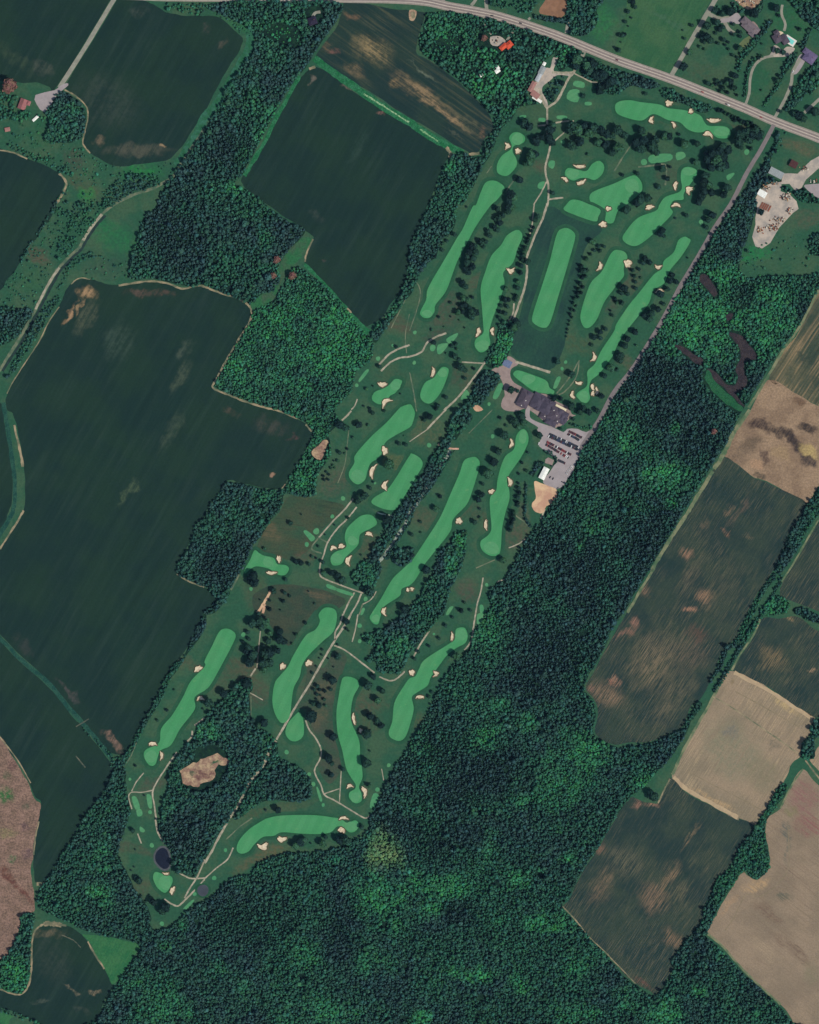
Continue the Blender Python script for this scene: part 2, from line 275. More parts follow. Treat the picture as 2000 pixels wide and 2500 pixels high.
M_dark_ditch = land('ditch_sedge', C(30, 72, 64), C(46, 88, 74), 1/12, None, [], .25, .4)
M_range = land('range_turf', C(34, 64, 58), C(38, 74, 60), 1/60, (66, 60, 8, C(58, 84, 68), .5), [patch(2,1,1250,950,60,60,0,C(50,84,72),.7), patch(2,1,1330,650,110,160,0,C(44,80,62),.6)], .12, .25)
def turf(name, a, b_, deg, gap):
    m, nt, b = newmat(name); P = position(nt)
    n1 = noise(nt, P, 1/35, 4, .6).outputs[0]; col = mix(nt, ramp(nt, n1, .35, .65), a, b_)
    n3 = noise(nt, P, 1/70, 3, .6).outputs[0]; col = mix(nt, ramp(nt, n3, .5, .75, 0, .35), col, C(86, 136, 88))
    tv = rotated(nt, P, deg, 1, 1/gap); sx = N(nt, 'ShaderNodeSeparateXYZ'); nt.links.new(tv, sx.inputs[0])
    s = ramp(nt, math_(nt, 'PINGPONG', sx.outputs[1], 1.0), .42, .58, 0, .28)
    col = mix(nt, s, col, tuple(x*.82 for x in a[:3])+(1,))
    fn = noise(nt, P, .35, 4, .7).outputs[0]; col = mix(nt, ramp(nt, fn, .3, .7, .14, 0), col, (0.01, .03, .02, 1))
    sp = noise(nt, P, .08, 2, .5).outputs[0]; col = mix(nt, ramp(nt, sp, .66, .74, 0, .25), col, C(110, 150, 100))
    nt.links.new(col, b.inputs['Base Color']); return m
M_fair = turf('fairway_turf', C(66, 139, 90), C(74, 143, 96), 64, 9)
M_green = turf('green_turf', C(86, 148, 102), C(80, 144, 100), 150, 4)
M_tee = turf('tee_turf', C(70, 136, 94), C(84, 142, 100), 30, 4)
M_collar = land('semi_rough', C(34, 78, 54), C(40, 86, 60), 1/20, None, [], .12, .3)
M_collar2 = land('fairway_surround', C(39, 82, 60), C(46, 88, 64), 1/20, None, [], .12, .3)
M_sand = plain('bunker_sand', C(208, 195, 170), .2, .25, c2=C(182, 164, 138))
M_lip = plain('bunker_lip_turf', C(86, 74, 58), .3, .3, c2=C(52, 74, 52))
M_path = plain('gravel_path', C(166, 158, 140), .3, .12, c2=C(128, 126, 110))
M_thin = plain('worn_track', C(110, 116, 94), .3, .06, c2=C(68, 92, 74))
M_dirt = plain('bare_headland', C(150, 136, 110), .3, .05, c2=C(88, 96, 76))
M_paleedge = plain('pale_grass_margin', C(122, 124, 96), .3, .05, c2=C(70, 96, 70))
M_shoulder = plain('gravel_shoulder', C(144, 136, 128), .2, .2)
M_asphalt = plain('highway_asphalt', C(150, 140, 134), .15, .1)
M_tyre = plain('tyre_worn_lane', C(130, 119, 116), .15, .1)
M_paint = plain('road_paint', C(214, 204, 186), .1, .5)
M_sideroad = plain('side_road_asphalt', C(120, 113, 114), .18, .1)
M_lane = plain('lane_gravel', C(138, 138, 126), .2, .1)
M_lot = plain('parking_asphalt', C(152, 144, 146), .14, .08)
M_patio = plain('patio_paving', C(146, 130, 126), .2, .1)
M_sandlot = plain('bare_sand_lot', C(202, 172, 138), .2, .05, c2=C(176, 138, 116))
M_yard = plain('dusty_yard', C(178, 165, 152), .2, .06, c2=C(146, 140, 134))
M_mud = land('dried_peat_bed', C(54, 48, 54), C(66, 58, 60), 1/12, None, [], .25, .3)
M_rockpit = land('open_pit_floor', C(184, 160, 130), C(144, 114, 100), 1/14, None, [patch(0,3,1690,1340,70,60,0,C(108,78,74),1), patch(1,3,30,1345,70,45,0,C(116,84,78),1), patch(1,3,90,1230,60,18,20,C(60,92,66),1), patch(0,3,1620,1340,40,22,50,C(64,90,66),1)], .2, .3)
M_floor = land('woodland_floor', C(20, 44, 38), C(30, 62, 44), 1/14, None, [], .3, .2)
M_redtree = land('russet_scrub', C(120, 84, 76), C(84, 72, 64), 1/6, None, [], .3, .5)
def water_mat():
    m, nt, b = newmat('pond_water', .06, .5); P = position(nt)
    nt.links.new(mix(nt, noise(nt, P, .06).outputs[0], C(18, 22, 36), C(26, 30, 42)), b.inputs['Base Color'])
    bu = N(nt, 'ShaderNodeBump'); bu.inputs['Strength'].default_value = .06; nt.links.new(noise(nt, P, 1.2, 3).outputs[0], bu.inputs['Height']); nt.links.new(bu.outputs[0], b.inputs['Normal']); return m
M_water = water_mat()

# ------------------------------------------------------------------ ground and fields
me = bpy.data.meshes.new('ground'); me.from_pydata([(-4000, -4000, 0), (4000, -4000, 0), (4000, 4000, 0), (-4000, 4000, 0)], [], [[0, 1, 2, 3]])
g = link('ground', me, M_ground); g['kind'] = 'structure'
FIELDS = [
 (M_cropA, T(0,0,'-300 -300 1130 -300 930 0 490 720 420 735 330 700 200 700 0 680 -300 680')),
 (M_cropA, T(0,0,'1000 -40 985 0 570 690 550 740 640 810 720 890 740 980 720 1100 700 1200 760 1290 900 1370 1000 1400 1180 1380 1400 1350 1480 1300 1600 1130 1725 940')+T(1,0,'150 650 250 500 320 340 260 270 150 160 30 130')+T(0,0,'1560 130 1420 105 1370 80 1270 30 1150 -20')),
 (M_cropA, T(0,0,'-300 1250 30 1265 240 1340 420 1410 510 1470 545 1540 530 1600 480 1700')+T(0,1,'420 120 340 230 300 290 200 390 180 460 120 560 60 640 0 720 -300 850')),
 (M_cropA, T(0,1,'680 625 600 660 550 730 510 830 470 900 410 990 380 1080 330 1160 230 1300 130 1470 70 1580 50 1660 60 1725')+T(0,2,'110 30 150 170 190 400 210 600 200 850 130 980 0 1170 -300 1600')+T(0,3,'-300 -100 0 170 200 370 400 550 600 780 700 890 850 1090 970 1180 1070 1160 1150 1000 1250 850 1320 700 1400 560 1450 450 1560 300 1650 150 1725 20')+T(1,2,'60 1660 100 1610 80 1570 0 1495')+T(0,2,'1600 1450 1490 1380 1480 1320 1540 1220 1620 1080 1640 980 1700 930')+T(1,2,'0 900 40 800 120 700 190 600 300 620 440 650 560 670 650 660 720 560 800 430 880 280 910 200 880 150 780 80 600 10')+T(1,1,'520 1710 350 1660 200 1590 70 1550 80 1510 130 1400 200 1270 280 1130 370 990 400 900 370 830 280 790 100 730 0 690')+T(0,1,'1640 680 1540 710 1400 660 1270 640 1000 675 850 650 760 625')),
 (M_cropA, T(0,3,'-300 -20 0 225 200 430 400 600 600 840 690 940 800 1080 900 1200 950 1300 920 1400 860 1520 800 1600 730 1660')+T(0,4,'700 0 640 110 560 230 500 330 430 440 370 530 300 530 285 400 280 300 290 180 320 30')+T(0,3,'350 1590 300 1540 240 1410 150 1240 60 1120 0 1020 -300 700')),
 (M_cropA, T(0,1,'-300 1500 -20 1650')+T(0,2,'20 0 40 150 75 350 105 550 100 760 60 890 0 1010 -300 1400')),
 (M_cropA, T(1,0,'900 575 850 605 760 720 620 960 480 1230 400 1340 320 1490 310 1540 380 1620')+T(1,1,'530 0 640 80 800 180 900 260 910 300 860 400 840 470 870 530 1000 660 1150 830 1240 920 1340 1020 1400 1010 1480 960 1560 850 1650 720 1700 580 1720 420')+T(2,1,'20 310 90 150 150 10')+T(2,0,'170 1700 250 1480 300 1370 340 1320 320 1240 150 1120 0 1040')+T(1,0,'1600 960 1400 850 1200 740 1040 600 950 565')),
 (M_cropB, T(1,0,'1180 20 1160 80 1100 250 1000 370 940 460 950 500 1060 580 1300 720 1560 880')+T(2,0,'0 1000 130 1060 450 1260 540 1300 600 1260 640 1160 710 1080 690 1010 630 900 480 760 380 660 200 530 100 480 60 440 70 330 120 180 130 110 60 90 0 85')+T(1,0,'1560 70 1350 30')),
 (M_stripe, T(3,1,'2000 100 1725 720 1560 1050 1420 1250 1300 1470 1500 1570 1725 1690 2100 1850')),
 (M_soil, T(3,1,'1296 1475 1500 1574 1725 1694 2100 1855')+T(3,2,'2100 250 1725 640 1620 795 1400 665 1250 595 1150 555 1020 445 935 398 930 370 1000 200 1150 0')),
 (M_cropC, T(3,2,'930 400 1020 449 1150 559 1250 599 1400 669 1620 800 1500 1000 1420 1180 1380 1290 1260 1470 1200 1560 1130 1700')+T(3,3,'1080 60 1010 210 920 300 850 450 780 620 720 720 640 780 610 880 560 950 450 1010 300 1070 100 1080 0 1100')+T(2,3,'1620 1050 1560 980 1590 850 1560 720 1480 630 1530 520 1600 400 1725 160')+T(3,2,'110 1700 200 1540 330 1330 450 1130 560 940 700 740 850 480')),
 (M_cropC, T(3,2,'2100 400 1725 940 1640 1080 1530 1270 1440 1420 1390 1520 1420 1580 1560 1640 1725 1700 2100 1800')),
 (M_cropC, T(3,3,'1280 20 1220 70 1170 200 1080 320 1020 420 990 465 1130 525 1300 615 1500 755 1690 865 1900 800 1900 200 1725 150 1600 50 1500 10 1400 35')),
 (M_tan, T(3,3,'988 472 1130 531 1300 621 1500 761 1690 872 1660 950 1640 1010 1580 1100 1570 1190 1500 1250 1440 1400 1380 1480 1300 1620 1220 1725')+T(3,4,'1190 50 1130 20 1050 -10')+T(3,3,'1030 1725 800 1600 600 1490 485 1365 560 1190 700 950 840 690 930 530')),
 (M_cropC, T(3,3,'480 1380 440 1440 400 1520 370 1590 260 1580 160 1540 90 1590')+T(2,4,'1725 10 1660 120 1590 250 1480 400 1400 560 1340 690 1300 740 1400 850 1520 1000 1640 1110 1725 1200')+T(3,4,'60 1280 180 1380 300 1450 340 1480 400 1430 440 1350 500 1260 470 1200 530 1110 590 1020 680 960 740 870 750 760 820 620 860 520 950 430 1010 320 1050 230 1120 150 1185 60 1050 -4')+T(3,3,'1030 1732 800 1607 600 1497')),
 (M_tan2, T(3,4,'1290 0 1280 150 1310 300 1300 410 1240 480 1190 510 1120 480 1090 450 1030 500 1000 570 920 690 860 790 790 900 790 960 900 1060 1060 1240 1200 1380 1400 1560 1500 1690 1620 2000 2100 2000 2100 -100')+T(3,3,'1725 1440 1600 1310 1540 1350 1480 1480 1400 1630')),
 (M_tan, T(3,3,'1900 1000 1725 1110 1690 1160 1640 1220 1725 1320 1900 1500')),
 (M_cropA, T(0,4,'400 885 330 910 290 960 270 1050 262 1300 230 1430 170 1480 0 1435 -300 1400 -300 1600 0 1590 250 1680 400 1800 500 2000 780 2000 830 1680 870 1540 940 1440 945 1380 900 1300 820 1180 760 1060 690 970 560 890 480 870')),
 (M_scrub, T(0,3,'-300 800 0 1020 60 1130 150 1260 230 1410 290 1550 345 1600')+T(0,4,'320 10 285 180 275 330 255 440 275 560 290 700 280 780 200 800 160 940 100 1080 20 1170 -300 1300')),
 (M_bright, T(0,4,'700 970 850 985 1030 1020 1180 1070 1110 1180 1040 1290 950 1390 900 1290 800 1120 740 1020')),
 (M_bright, T(0,4,'-200 1600 100 1640 80 1700 50 1900 -200 1900')),
 (plain('orchard_soil', C(138, 104, 82), .25, .1), T(2,0,'1190 -150 1170 -50 1090 100 1180 130 1270 150 1340 60 1380 -150')),
]
for m_, P in FIELDS: sheet('field', P, .06, m_, 4, wob=1.6, wscale=9)
sheet('meadow', T(3,0,'190 -200 860 -200 700 190 470 610 10 455 100 200'), .05, land('hay_meadow', C(48, 92, 62), C(62, 98, 66), 1/45, (60, 60, 6, C(74, 108, 74), .5), [patch(3,0,450,170,260,30,-25,C(70,100,80),.6)], .12, .3), 2, wob=1)

sheet('mown_rough', T(1,2,'690 745 760 725 1000 765 1180 812 1060 940 940 1070 880 1180 740 1260 620 1240 480 1210 440 1150 520 1000 580 930 650 830'), .03, land('combed_rough', C(70, 80, 60), C(56, 80, 60), 1/35, (-7, 60, 3.2, C(46, 64, 50), 1.2), [patch(1,2,560,1020,80,130,60,C(96,90,68),.9), patch(1,2,850,1230,120,50,0,C(90,80,68),.8), patch(1,2,780,1000,110,90,0,C(50,84,62),.8)], .16, .3), 4, wob=1.5)
sheet('mown_rough', T(1,2,'430 1540 620 1475 900 1500 1180 1590 1130 1670 960 1680 900 1725')+T(1,3,'800 150 700 260 560 110 480 10')+T(1,2,'420 1690 400 1600'), .03, land('brown_rough', C(66, 75, 60), C(50, 72, 58), 1/35, (-12, 60, 3.2, C(46, 62, 52), .9), [patch(1,2,960,1570,150,50,-20,C(94,88,70),.9), patch(1,2,620,1640,90,60,0,C(60,84,62),.7)], .16, .3), 4, wob=1.5)
sheet('mown_rough', T(1,3,'880 400 1000 450 1100 300 1200 360 1150 520 1110 700 1100 900 1130 1150 1150 1300 1050 1430 950 1280 1000 1150 900 950 860 800 760 790 840 640'), .03, land('worn_rough', C(70, 80, 66), C(54, 80, 62), 1/30, None, [patch(1,3,930,870,120,90,0,C(92,88,68),.8), patch(1,3,1010,640,90,110,0,C(88,88,70),.8)], .16, .3), 4, wob=1.5)

# ditches, margins, tracks
ribbon('ditch', T(1,0,'920 490 1100 620 1300 760 1500 900 1725 1030')+T(2,0,'100 1100 250 1190 450 1290'), L(62), .12, M_lush, .15)
ribbon('ditch', T(1,0,'1340 790 1500 890 1720 1030'), L(13), .20, plain('dry_reeds', C(150, 176, 140), .4, .3, c2=C(60, 120, 76)), .5)
ribbon('ditch', T(2,0,'90 1090 180 1150 240 1190'), L(13), .20, plain('dry_reeds_pale', C(140, 172, 130), .4, .3, c2=C(60, 120, 76)), .5)
ribbon('ditch', T(1,0,'380 220 375 400 290 560 200 720 100 880 0 990')+T(0,0,'1660 1130 1560 1290 1490 1400'), L(72), .12, M_ditchp, .12)
ribbon('ditch', T(0,3,'-250 -40 0 200 200 400 400 570 600 810 700 920 860 1110 950 1230'), L(36), .12, M_dark_ditch, .25)
ribbon('ditch', T(0,2,'30 -60 60 120 95 350 122 550 125 720 105 860 0 1050 -200 1300'), L(36), .12, M_dark_ditch, .25)
for P, wd in ((T(0,1,'600 670 640 632 690 615 760 630'), 9), (T(0,1,'1000 680 1150 655 1280 643 1420 665 1540 708 1650 682 1725 690')+T(1,1,'110 735 280 790 360 840 395 900 380 980 300 1110 200 1280 90 1480 72 1545 200 1600 350 1660 520 1710')+T(1,2,'620 10 780 75'), 16), (T(1,2,'850 125 900 185'), 14), (T(1,1,'912 290 860 400 845 480'), 14),
  (T(0,0,'545 755 640 810 722 890 742 980 715 1110 700 1210 760 1290'), 12), (T(0,4,'560 895 400 882 325 910 282 970 267 1100 262 1300 225 1430 150 1478 0 1432'), 15), (T(0,4,'520 895 440 880 370 885'), 40), (T(0,1,'500 860 410 990 330 1150 220 1320 110 1490 60 1590'), 9), (T(0,2,'120 130 165 330 195 480'), 20), (T(0,2,'200 850 130 970 0 1175'), 16),
  (T(0,0,'0 1265 110 1285 230 1340'), 12), (T(0,0,'500 1460 560 1540 530 1630 480 1710'), 20), (T(2,0,'310 1240 345 1290 335 1330'), 26), (T(2,0,'500 1300 590 1290'), 22), (T(0,4,'740 1030 800 1140 880 1260'), 14), (T(0,2,'1490 1385 1600 1450 1720 1495'), 12),
  (T(2,4,'1290 735 1400 850 1520 1000 1640 1110 1725 1200')+T(3,4,'180 1385'), 10), (T(1,0,'880 580 930 560'), 22), (T(2,0,'20 100 40 150'), 34), (T(0,4,'310 545 375 545'), 26), (T(1,2,'650 665 690 620'), 10), (T(1,1,'1200 870 1235 910'), 14), (T(3,3,'835 695 1000 790 1250 960 1450 1100 1570 1190'), 11), (T(3,3,'1610 1230 1725 1380 1900 1600'), 12), (T(3,3,'470 1385 420 1480 370 1590'), 12), (T(0,4,'330 20 300 150 285 300'), 12),(T(0,3,'0 1030 150 1230 260 1420'),10)):
    ribbon('dirt_margin', P, L(wd), .16, M_dirt, .35)
M_faint = plain('bare_streak', C(98, 98, 84), .3, .1, c2=C(52, 66, 60))
for P, wd in ((T(0,4,'520 975 620 1020 680 1080'), 7), (T(0,3,'640 1190 720 1290'), 8), (T(0,3,'640 945 750 880'), 9)): ribbon('dirt_margin', P, L(wd), .16, M_faint, .5)
for P, wd in ((T(3,2,'1140 0 1000 210 930 360 840 500'), 34), (T(3,2,'830 520 700 730 630 850 550 970 470 1090 370 1260 310 1360'), 30), (T(3,2,'330 1340 200 1560 110 1710'), 24), (T(3,1,'1720 720 1560 1030 1420 1230 1280 1470 1130 1710'), 20), (T(3,2,'1720 930 1610 1120 1500 1310 1410 1450'), 14), (T(3,3,'1230 40 1170 180 1070 320 990 470'), 16), (T(3,3,'930 520 760 830 590 1130 490 1350'), 22), (T(1,1,'840 500 1000 660 1180 860 1340 1040'), 30), (T(1,0,'800 640 640 930 480 1240 330 1480'), 34),(T(1,1,'1140 860 1250 960 1380 1080'),50),(T(3,3,'1590 1300 1500 1430 1400 1630'),14),(T(3,4,'780 960 900 1060 1060 1240 1200 1380 1400 1560'),18)):
    ribbon('grass_margin', P, L(wd), .14, M_paleedge if wd < 30 or P[0][0] > 300 else M_lush, .3)
sheet('clearing', T(3,1,'785 1400 900 1540 1070 1690 1055 1740 900 1640 770 1490'), .1, land('damp_grass', C(34, 92, 60), C(44, 98, 64), 1/20, None, [], .25, .3), 4, wob=2.5, wscale=6)
M_cropline = plain('drill_gap', C(112, 104, 84), .3, .1, c2=C(134, 120, 98))
for P in (T(3,3,'1020 650 1200 745 1400 860 1560 950'), T(3,3,'620 1320 800 1420 1000 1520 1230 1640'), T(3,4,'1462 60 1472 250 1470 370 1440 470 1320 595 1220 650 1115 635 1060 720 1000 840 930 940'), T(3,3,'640 1310 590 1370')): ribbon('crop_line', P, L(7), .13, M_cropline, .4)
for P, wd in ((T(3,3,'1010 490 1300 640 1500 770 1670 880'), 30), (T(3,3,'500 1370 620 1480 820 1590 1040 1710'), 34)): ribbon('crop_line', P, L(wd), .12, plain('pale_headland', C(172, 152, 122), .2, .1, c2=C(158, 138, 112)), .3)
sheet('clearing', T(1,1,'850 270 900 300 830 420 760 500 700 560 650 640 620 720 560 810 430 880 380 850 420 800 520 720 590 640 640 520 680 420 760 330'), .1, land('clearing_grass', C(46,104,66), C(66,92,70), 1/30, None, [], .2, .3), 4)

# roads
HW = T(0,0,'900 -50 1400 -28')+T(1,0,'300 -22 900 -17 1725 -2')+T(2,0,'350 58 700 125 1000 215 1300 322')+T(3,0,'0 497 450 655 800 792 1100 912 1350 1022 1725 1165 2100 1310')
ribbon('road', HW, L(77), .20, M_shoulder, .03)
def along(P, wd, z, mat, off, parent, name):
    Q = smooth_open(P, 10); R = []
    for i, p in enumerate(Q):
        a = np.array(Q[max(0, i-1)]); b = np.array(Q[min(len(Q)-1, i+1)]); t = b-a; l = np.hypot(*t) or 1
        R.append((p[0]-t[1]/l*off, p[1]+t[0]/l*off))
    o = link(name, ribbon_mesh(R, wd, z, z-.05, 0, 1), mat, parent); return o
road = ribbon('road', HW, 12.2, .26, M_asphalt, 0)
for off in (-2.4, 2.4): along(HW, 2.4, .30, M_tyre, off, road, 'wheel_track')
for off in (-5.3, 5.3, -.25, .25): along(HW, .3, .31, M_paint, off, road, 'painted_line')
ribbon('road', T(3,0,'1345 1050 1240 1250 1120 1450 980 1720')+T(3,1,'850 185 700 445 560 680 420 945 300 1150 150 1385 0 1575')+T(2,2,'1600 80 1530 190 1440 330'), L(36), .22, M_sideroad, .06)
for P, wd in ((T(3,0,'900 -90 850 0 660 320 480 640'), 38), (T(3,0,'1095 905 1135 790 1145 660 1180 555 1250 492 1340 470'), 22), (T(3,0,'1355 985 1440 830 1490 700 1505 600 1570 490'), 26), (T(3,0,'1600 950 1700 860 1800 770'), 26), (T(2,0,'520 45 555 0 570 -60'), 26), (T(2,0,'650 80 640 -60'), 30), (T(2,0,'1320 280 1335 180'), 26), (T(2,0,'620 140 635 220 690 290'), 16), (T(2,0,'910 205 870 270 820 340'), 20), (T(2,0,'1480 410 1455 475'), 34), (T(0,0,'1020 -100 958 0 730 380 500 740'), 36), (T(3,0,'800 120 900 158 1050 130'), 34), (T(3,0,'920 165 960 240 1010 280'), 30), (T(3,0,'1415 40 1410 120 1440 200 1430 260'), 22), (T(1,0,'905 150 930 110 975 100'), 24), (T(2,0,'1000 165 1020 150'), 20), (T(2,0,'285 -20 285 10'), 30)):
    ribbon('lane', P, L(wd), .19, M_lane, .08)
ribbon('track', T(0,0,'1725 1085 1600 1270 1500 1420 1440 1500 1300 1580 1100 1650 960 1725')+T(0,1,'860 80 770 190 700 300 660 370 570 450 480 550 420 650 350 780 290 900 230 1010 150 1150 60 1290 0 1390 -150 1600'), L(24), .19, M_thin, .25)
ribbon('track', T(0,1,'860 80 770 190 700 300'), L(22), .21, M_path, .25)
ribbon('track', T(0,1,'500 530 420 650 350 780 300 880'), L(20), .21, M_path, .25)
ribbon('stream', T(0,1,'890 90 800 190 730 300 690 370 600 455 510 555 450 655 380 790 320 905 260 1015 180 1155 90 1295 20 1400'), L(22), .14, plain('shallow_stream', C(36, 56, 54), .3, .1), .3)
STREAM = (T(2,2,'345 330 300 420 200 560 130 680 60 800 0 870')+T(1,2,'1700 940 1620 1070 1540 1190 1470 1280'))
ribbon('stream', STREAM, L(22), .14, plain('stony_stream', C(160, 168, 158), .4, .2, c2=C(70, 96, 86)), .5)

PATHS = [
 (2,0,'1160 900 1160 1045',20),(2,0,'1080 1060 1170 1050 1280 1025 1385 1020',16),(2,0,'1165 1050 1160 1150 1185 1220 1165 1320 1145 1400 1150 1480 1170 1560 1170 1660 1160 1740',19),(2,0,'1225 1185 1310 1110',13),(2,0,'1155 1530 1110 1620 1045 1725',14),(2,0,'1175 1680 1230 1672 1295 1665',17),
 (2,0,'1160 905 1240 850 1290 760 1340 660 1385 605 1405 570',23),(2,0,'1380 612 1310 615 1200 610',26),(2,0,'1390 620 1470 660 1540 692 1610 690',14),(2,0,'1160 910 1120 840 1095 740',26),
 (2,1,'1160 -10 1120 120 1060 250 1010 380 985 460 990 540 980 650 950 760 910 870 870 985',21),(2,1,'1050 -10 1040 100 1030 180 1000 300',13),(2,1,'880 830 870 920 825 995',15),(2,1,'640 1320 560 1430 470 1550 380 1650 290 1730',19),
 (2,1,'890 1320 1020 1360 1185 1412',24),(2,1,'310 1080 230 1110 150 1160 100 1240 0 1280',18),(1,1,'1725 1280 1640 1290 1560 1330 1485 1400',18),(1,1,'1725 1180 1620 1220 1540 1270 1470 1345',18),(1,1,'1285 1635 1265 1690 1235 1725',12),(1,2,'1235 10 1200 50 1155 92',18),(2,2,'310 -5 210 100 150 165',18),(2,2,'160 160 80 215 0 270',10),
 (1,2,'1250 750 1180 840 1100 920 1020 1010 960 1080',15),(1,2,'1280 820 1200 920 1120 1000 1040 1110 1000 1230 975 1300 970 1390 1020 1430 1150 1480 1270 1525 1335 1545',15),
 (1,2,'1262 1540 1210 1630 1165 1730',15),(1,2,'1320 1550 1280 1640 1225 1730',16),(1,2,'1330 1640 1400 1600 1445 1530',11),
 (1,3,'1165 -5 1140 80 1100 150 1098 215',16),(1,3,'1230 0 1180 90 1090 230 1000 380 900 560 800 720 700 890 605 1055',21),(1,3,'600 1065 540 1170 490 1270 400 1380',30),(1,3,'400 1380 350 1470 290 1590 200 1730',24),(1,4,'190 30 120 150 60 270 0 370',22),(0,4,'1725 340 1665 480 1600 580 1555 665',16),(0,4,'1640 600 1560 680 1500 730 1440 710 1385 672',16),(1,4,'240 240 190 340 100 410 0 500',13),(0,4,'1725 505 1640 600',14),(0,4,'1500 445 1560 480 1620 500 1725 495',14),
 (1,3,'1290 0 1270 120 1242 232',12),(1,3,'1090 262 1180 300 1300 390 1430 492',15),(1,3,'1470 525 1560 558 1620 540 1685 480',15),(2,3,'165 140 95 245 35 355',16),
 (1,3,'850 890 880 970 940 1050 980 1140 970 1220 925 1320 980 1440 1010 1520 1100 1570 1200 1630 1340 1712 1385 1702',15),(1,3,'1010 1510 1135 1468',10),(1,3,'1150 1320 1142 1450 1135 1580',10),(1,3,'1490 1300 1508 1400',9),(1,3,'470 140 455 280 440 450',11),(1,3,'430 455 385 520',16),(1,3,'380 660 490 720',10),
 (0,3,'1490 1160 1380 1320 1290 1480 1300 1600 1318 1730',15),(0,3,'1290 1480 1200 1498 1110 1498 1085 1540 1112 1640',12),(0,3,'1110 1490 1150 1410 1212 1335',11),(0,3,'1725 870 1640 935',16),(0,3,'1620 980 1615 1030 1575 1072',17),
 (0,4,'1310 0 1330 110 1385 205',17),(0,4,'1160 120 1192 205',12),(2,2,'835 1165 920 1130 975 1088',12),(2,2,'735 1452 800 1430',12),(2,2,'620 1415 600 1530 570 1640 555 1730',14),(2,3,'555 0 540 100 520 220 465 300',15),(2,2,'1140 840 1105 925',16),(2,1,'440 1325 620 1335',13)]
for c, r, s, wd in PATHS: ribbon('cart_path', T(c, r, s), L(wd)*.84, .18, M_path, .2)
for c, r, s, wd in [(2,1,'60 650 90 720 80 820 40 950 0 1060',9),(2,1,'0 1410 30 1550 60 1740',9),(2,1,'1430 1310 1350 1450 1240 1590',11),(2,1,'1430 1310 1405 1450 1310 1570 1240 1605',11),(1,2,'960 1078 900 1170 985 1212',12),(1,2,'960 1080 1030 1118',12),(1,2,'1330 1640 1300 1730',10),(2,2,'560 1335 720 1265',9),(1,2,'1215 170 1200 300 1180 460 1120 620',8),(3,0,'175 1170 80 1310 0 1440',12),(3,0,'200 1405 330 1395 420 1385 440 1430 430 1560',14),(2,0,'810 1620 890 1500',11),(2,0,'650 1460 690 1400',9),(2,2,'500 200 700 0',8),(0,3,'1050 1280 1110 1180 1150 1080',8),(1,2,'220 1520 290 1390',16),(1,2,'730 1430 560 1000',1),(2,2,'860 870 960 940 1010 990',12),(1,4,'180 170 300 60 400 -10',10),(1,3,'390 690 390 850',8),(1,1,'1570 1040 1690 800',8),(1,1,'1725 920 1690 1090 1700 1250',7)]:
    if wd > 5: ribbon('worn_path', T(c, r, s), L(wd), .165, M_thin, .3)
ribbon('bare_scar', T(1,2,'555 1530 510 1610 445 1710'), L(20), .17, M_sandlot, .3)
ribbon('bare_scar', T(1,2,'505 1640 490 1715'), L(20), .17, M_sandlot, .3)
ribbon('foot_bridge', T(2,2,'240 290 330 325 415 330'), L(14), .6, plain('bleached_planks', C(200, 160, 140), .3, .3), .1)
ribbon('foot_bridge', T(1,2,'1455 868 1520 885 1640 905'), L(10), .5, plain('pale_planks', C(170, 190, 170), .3, .3), .2)

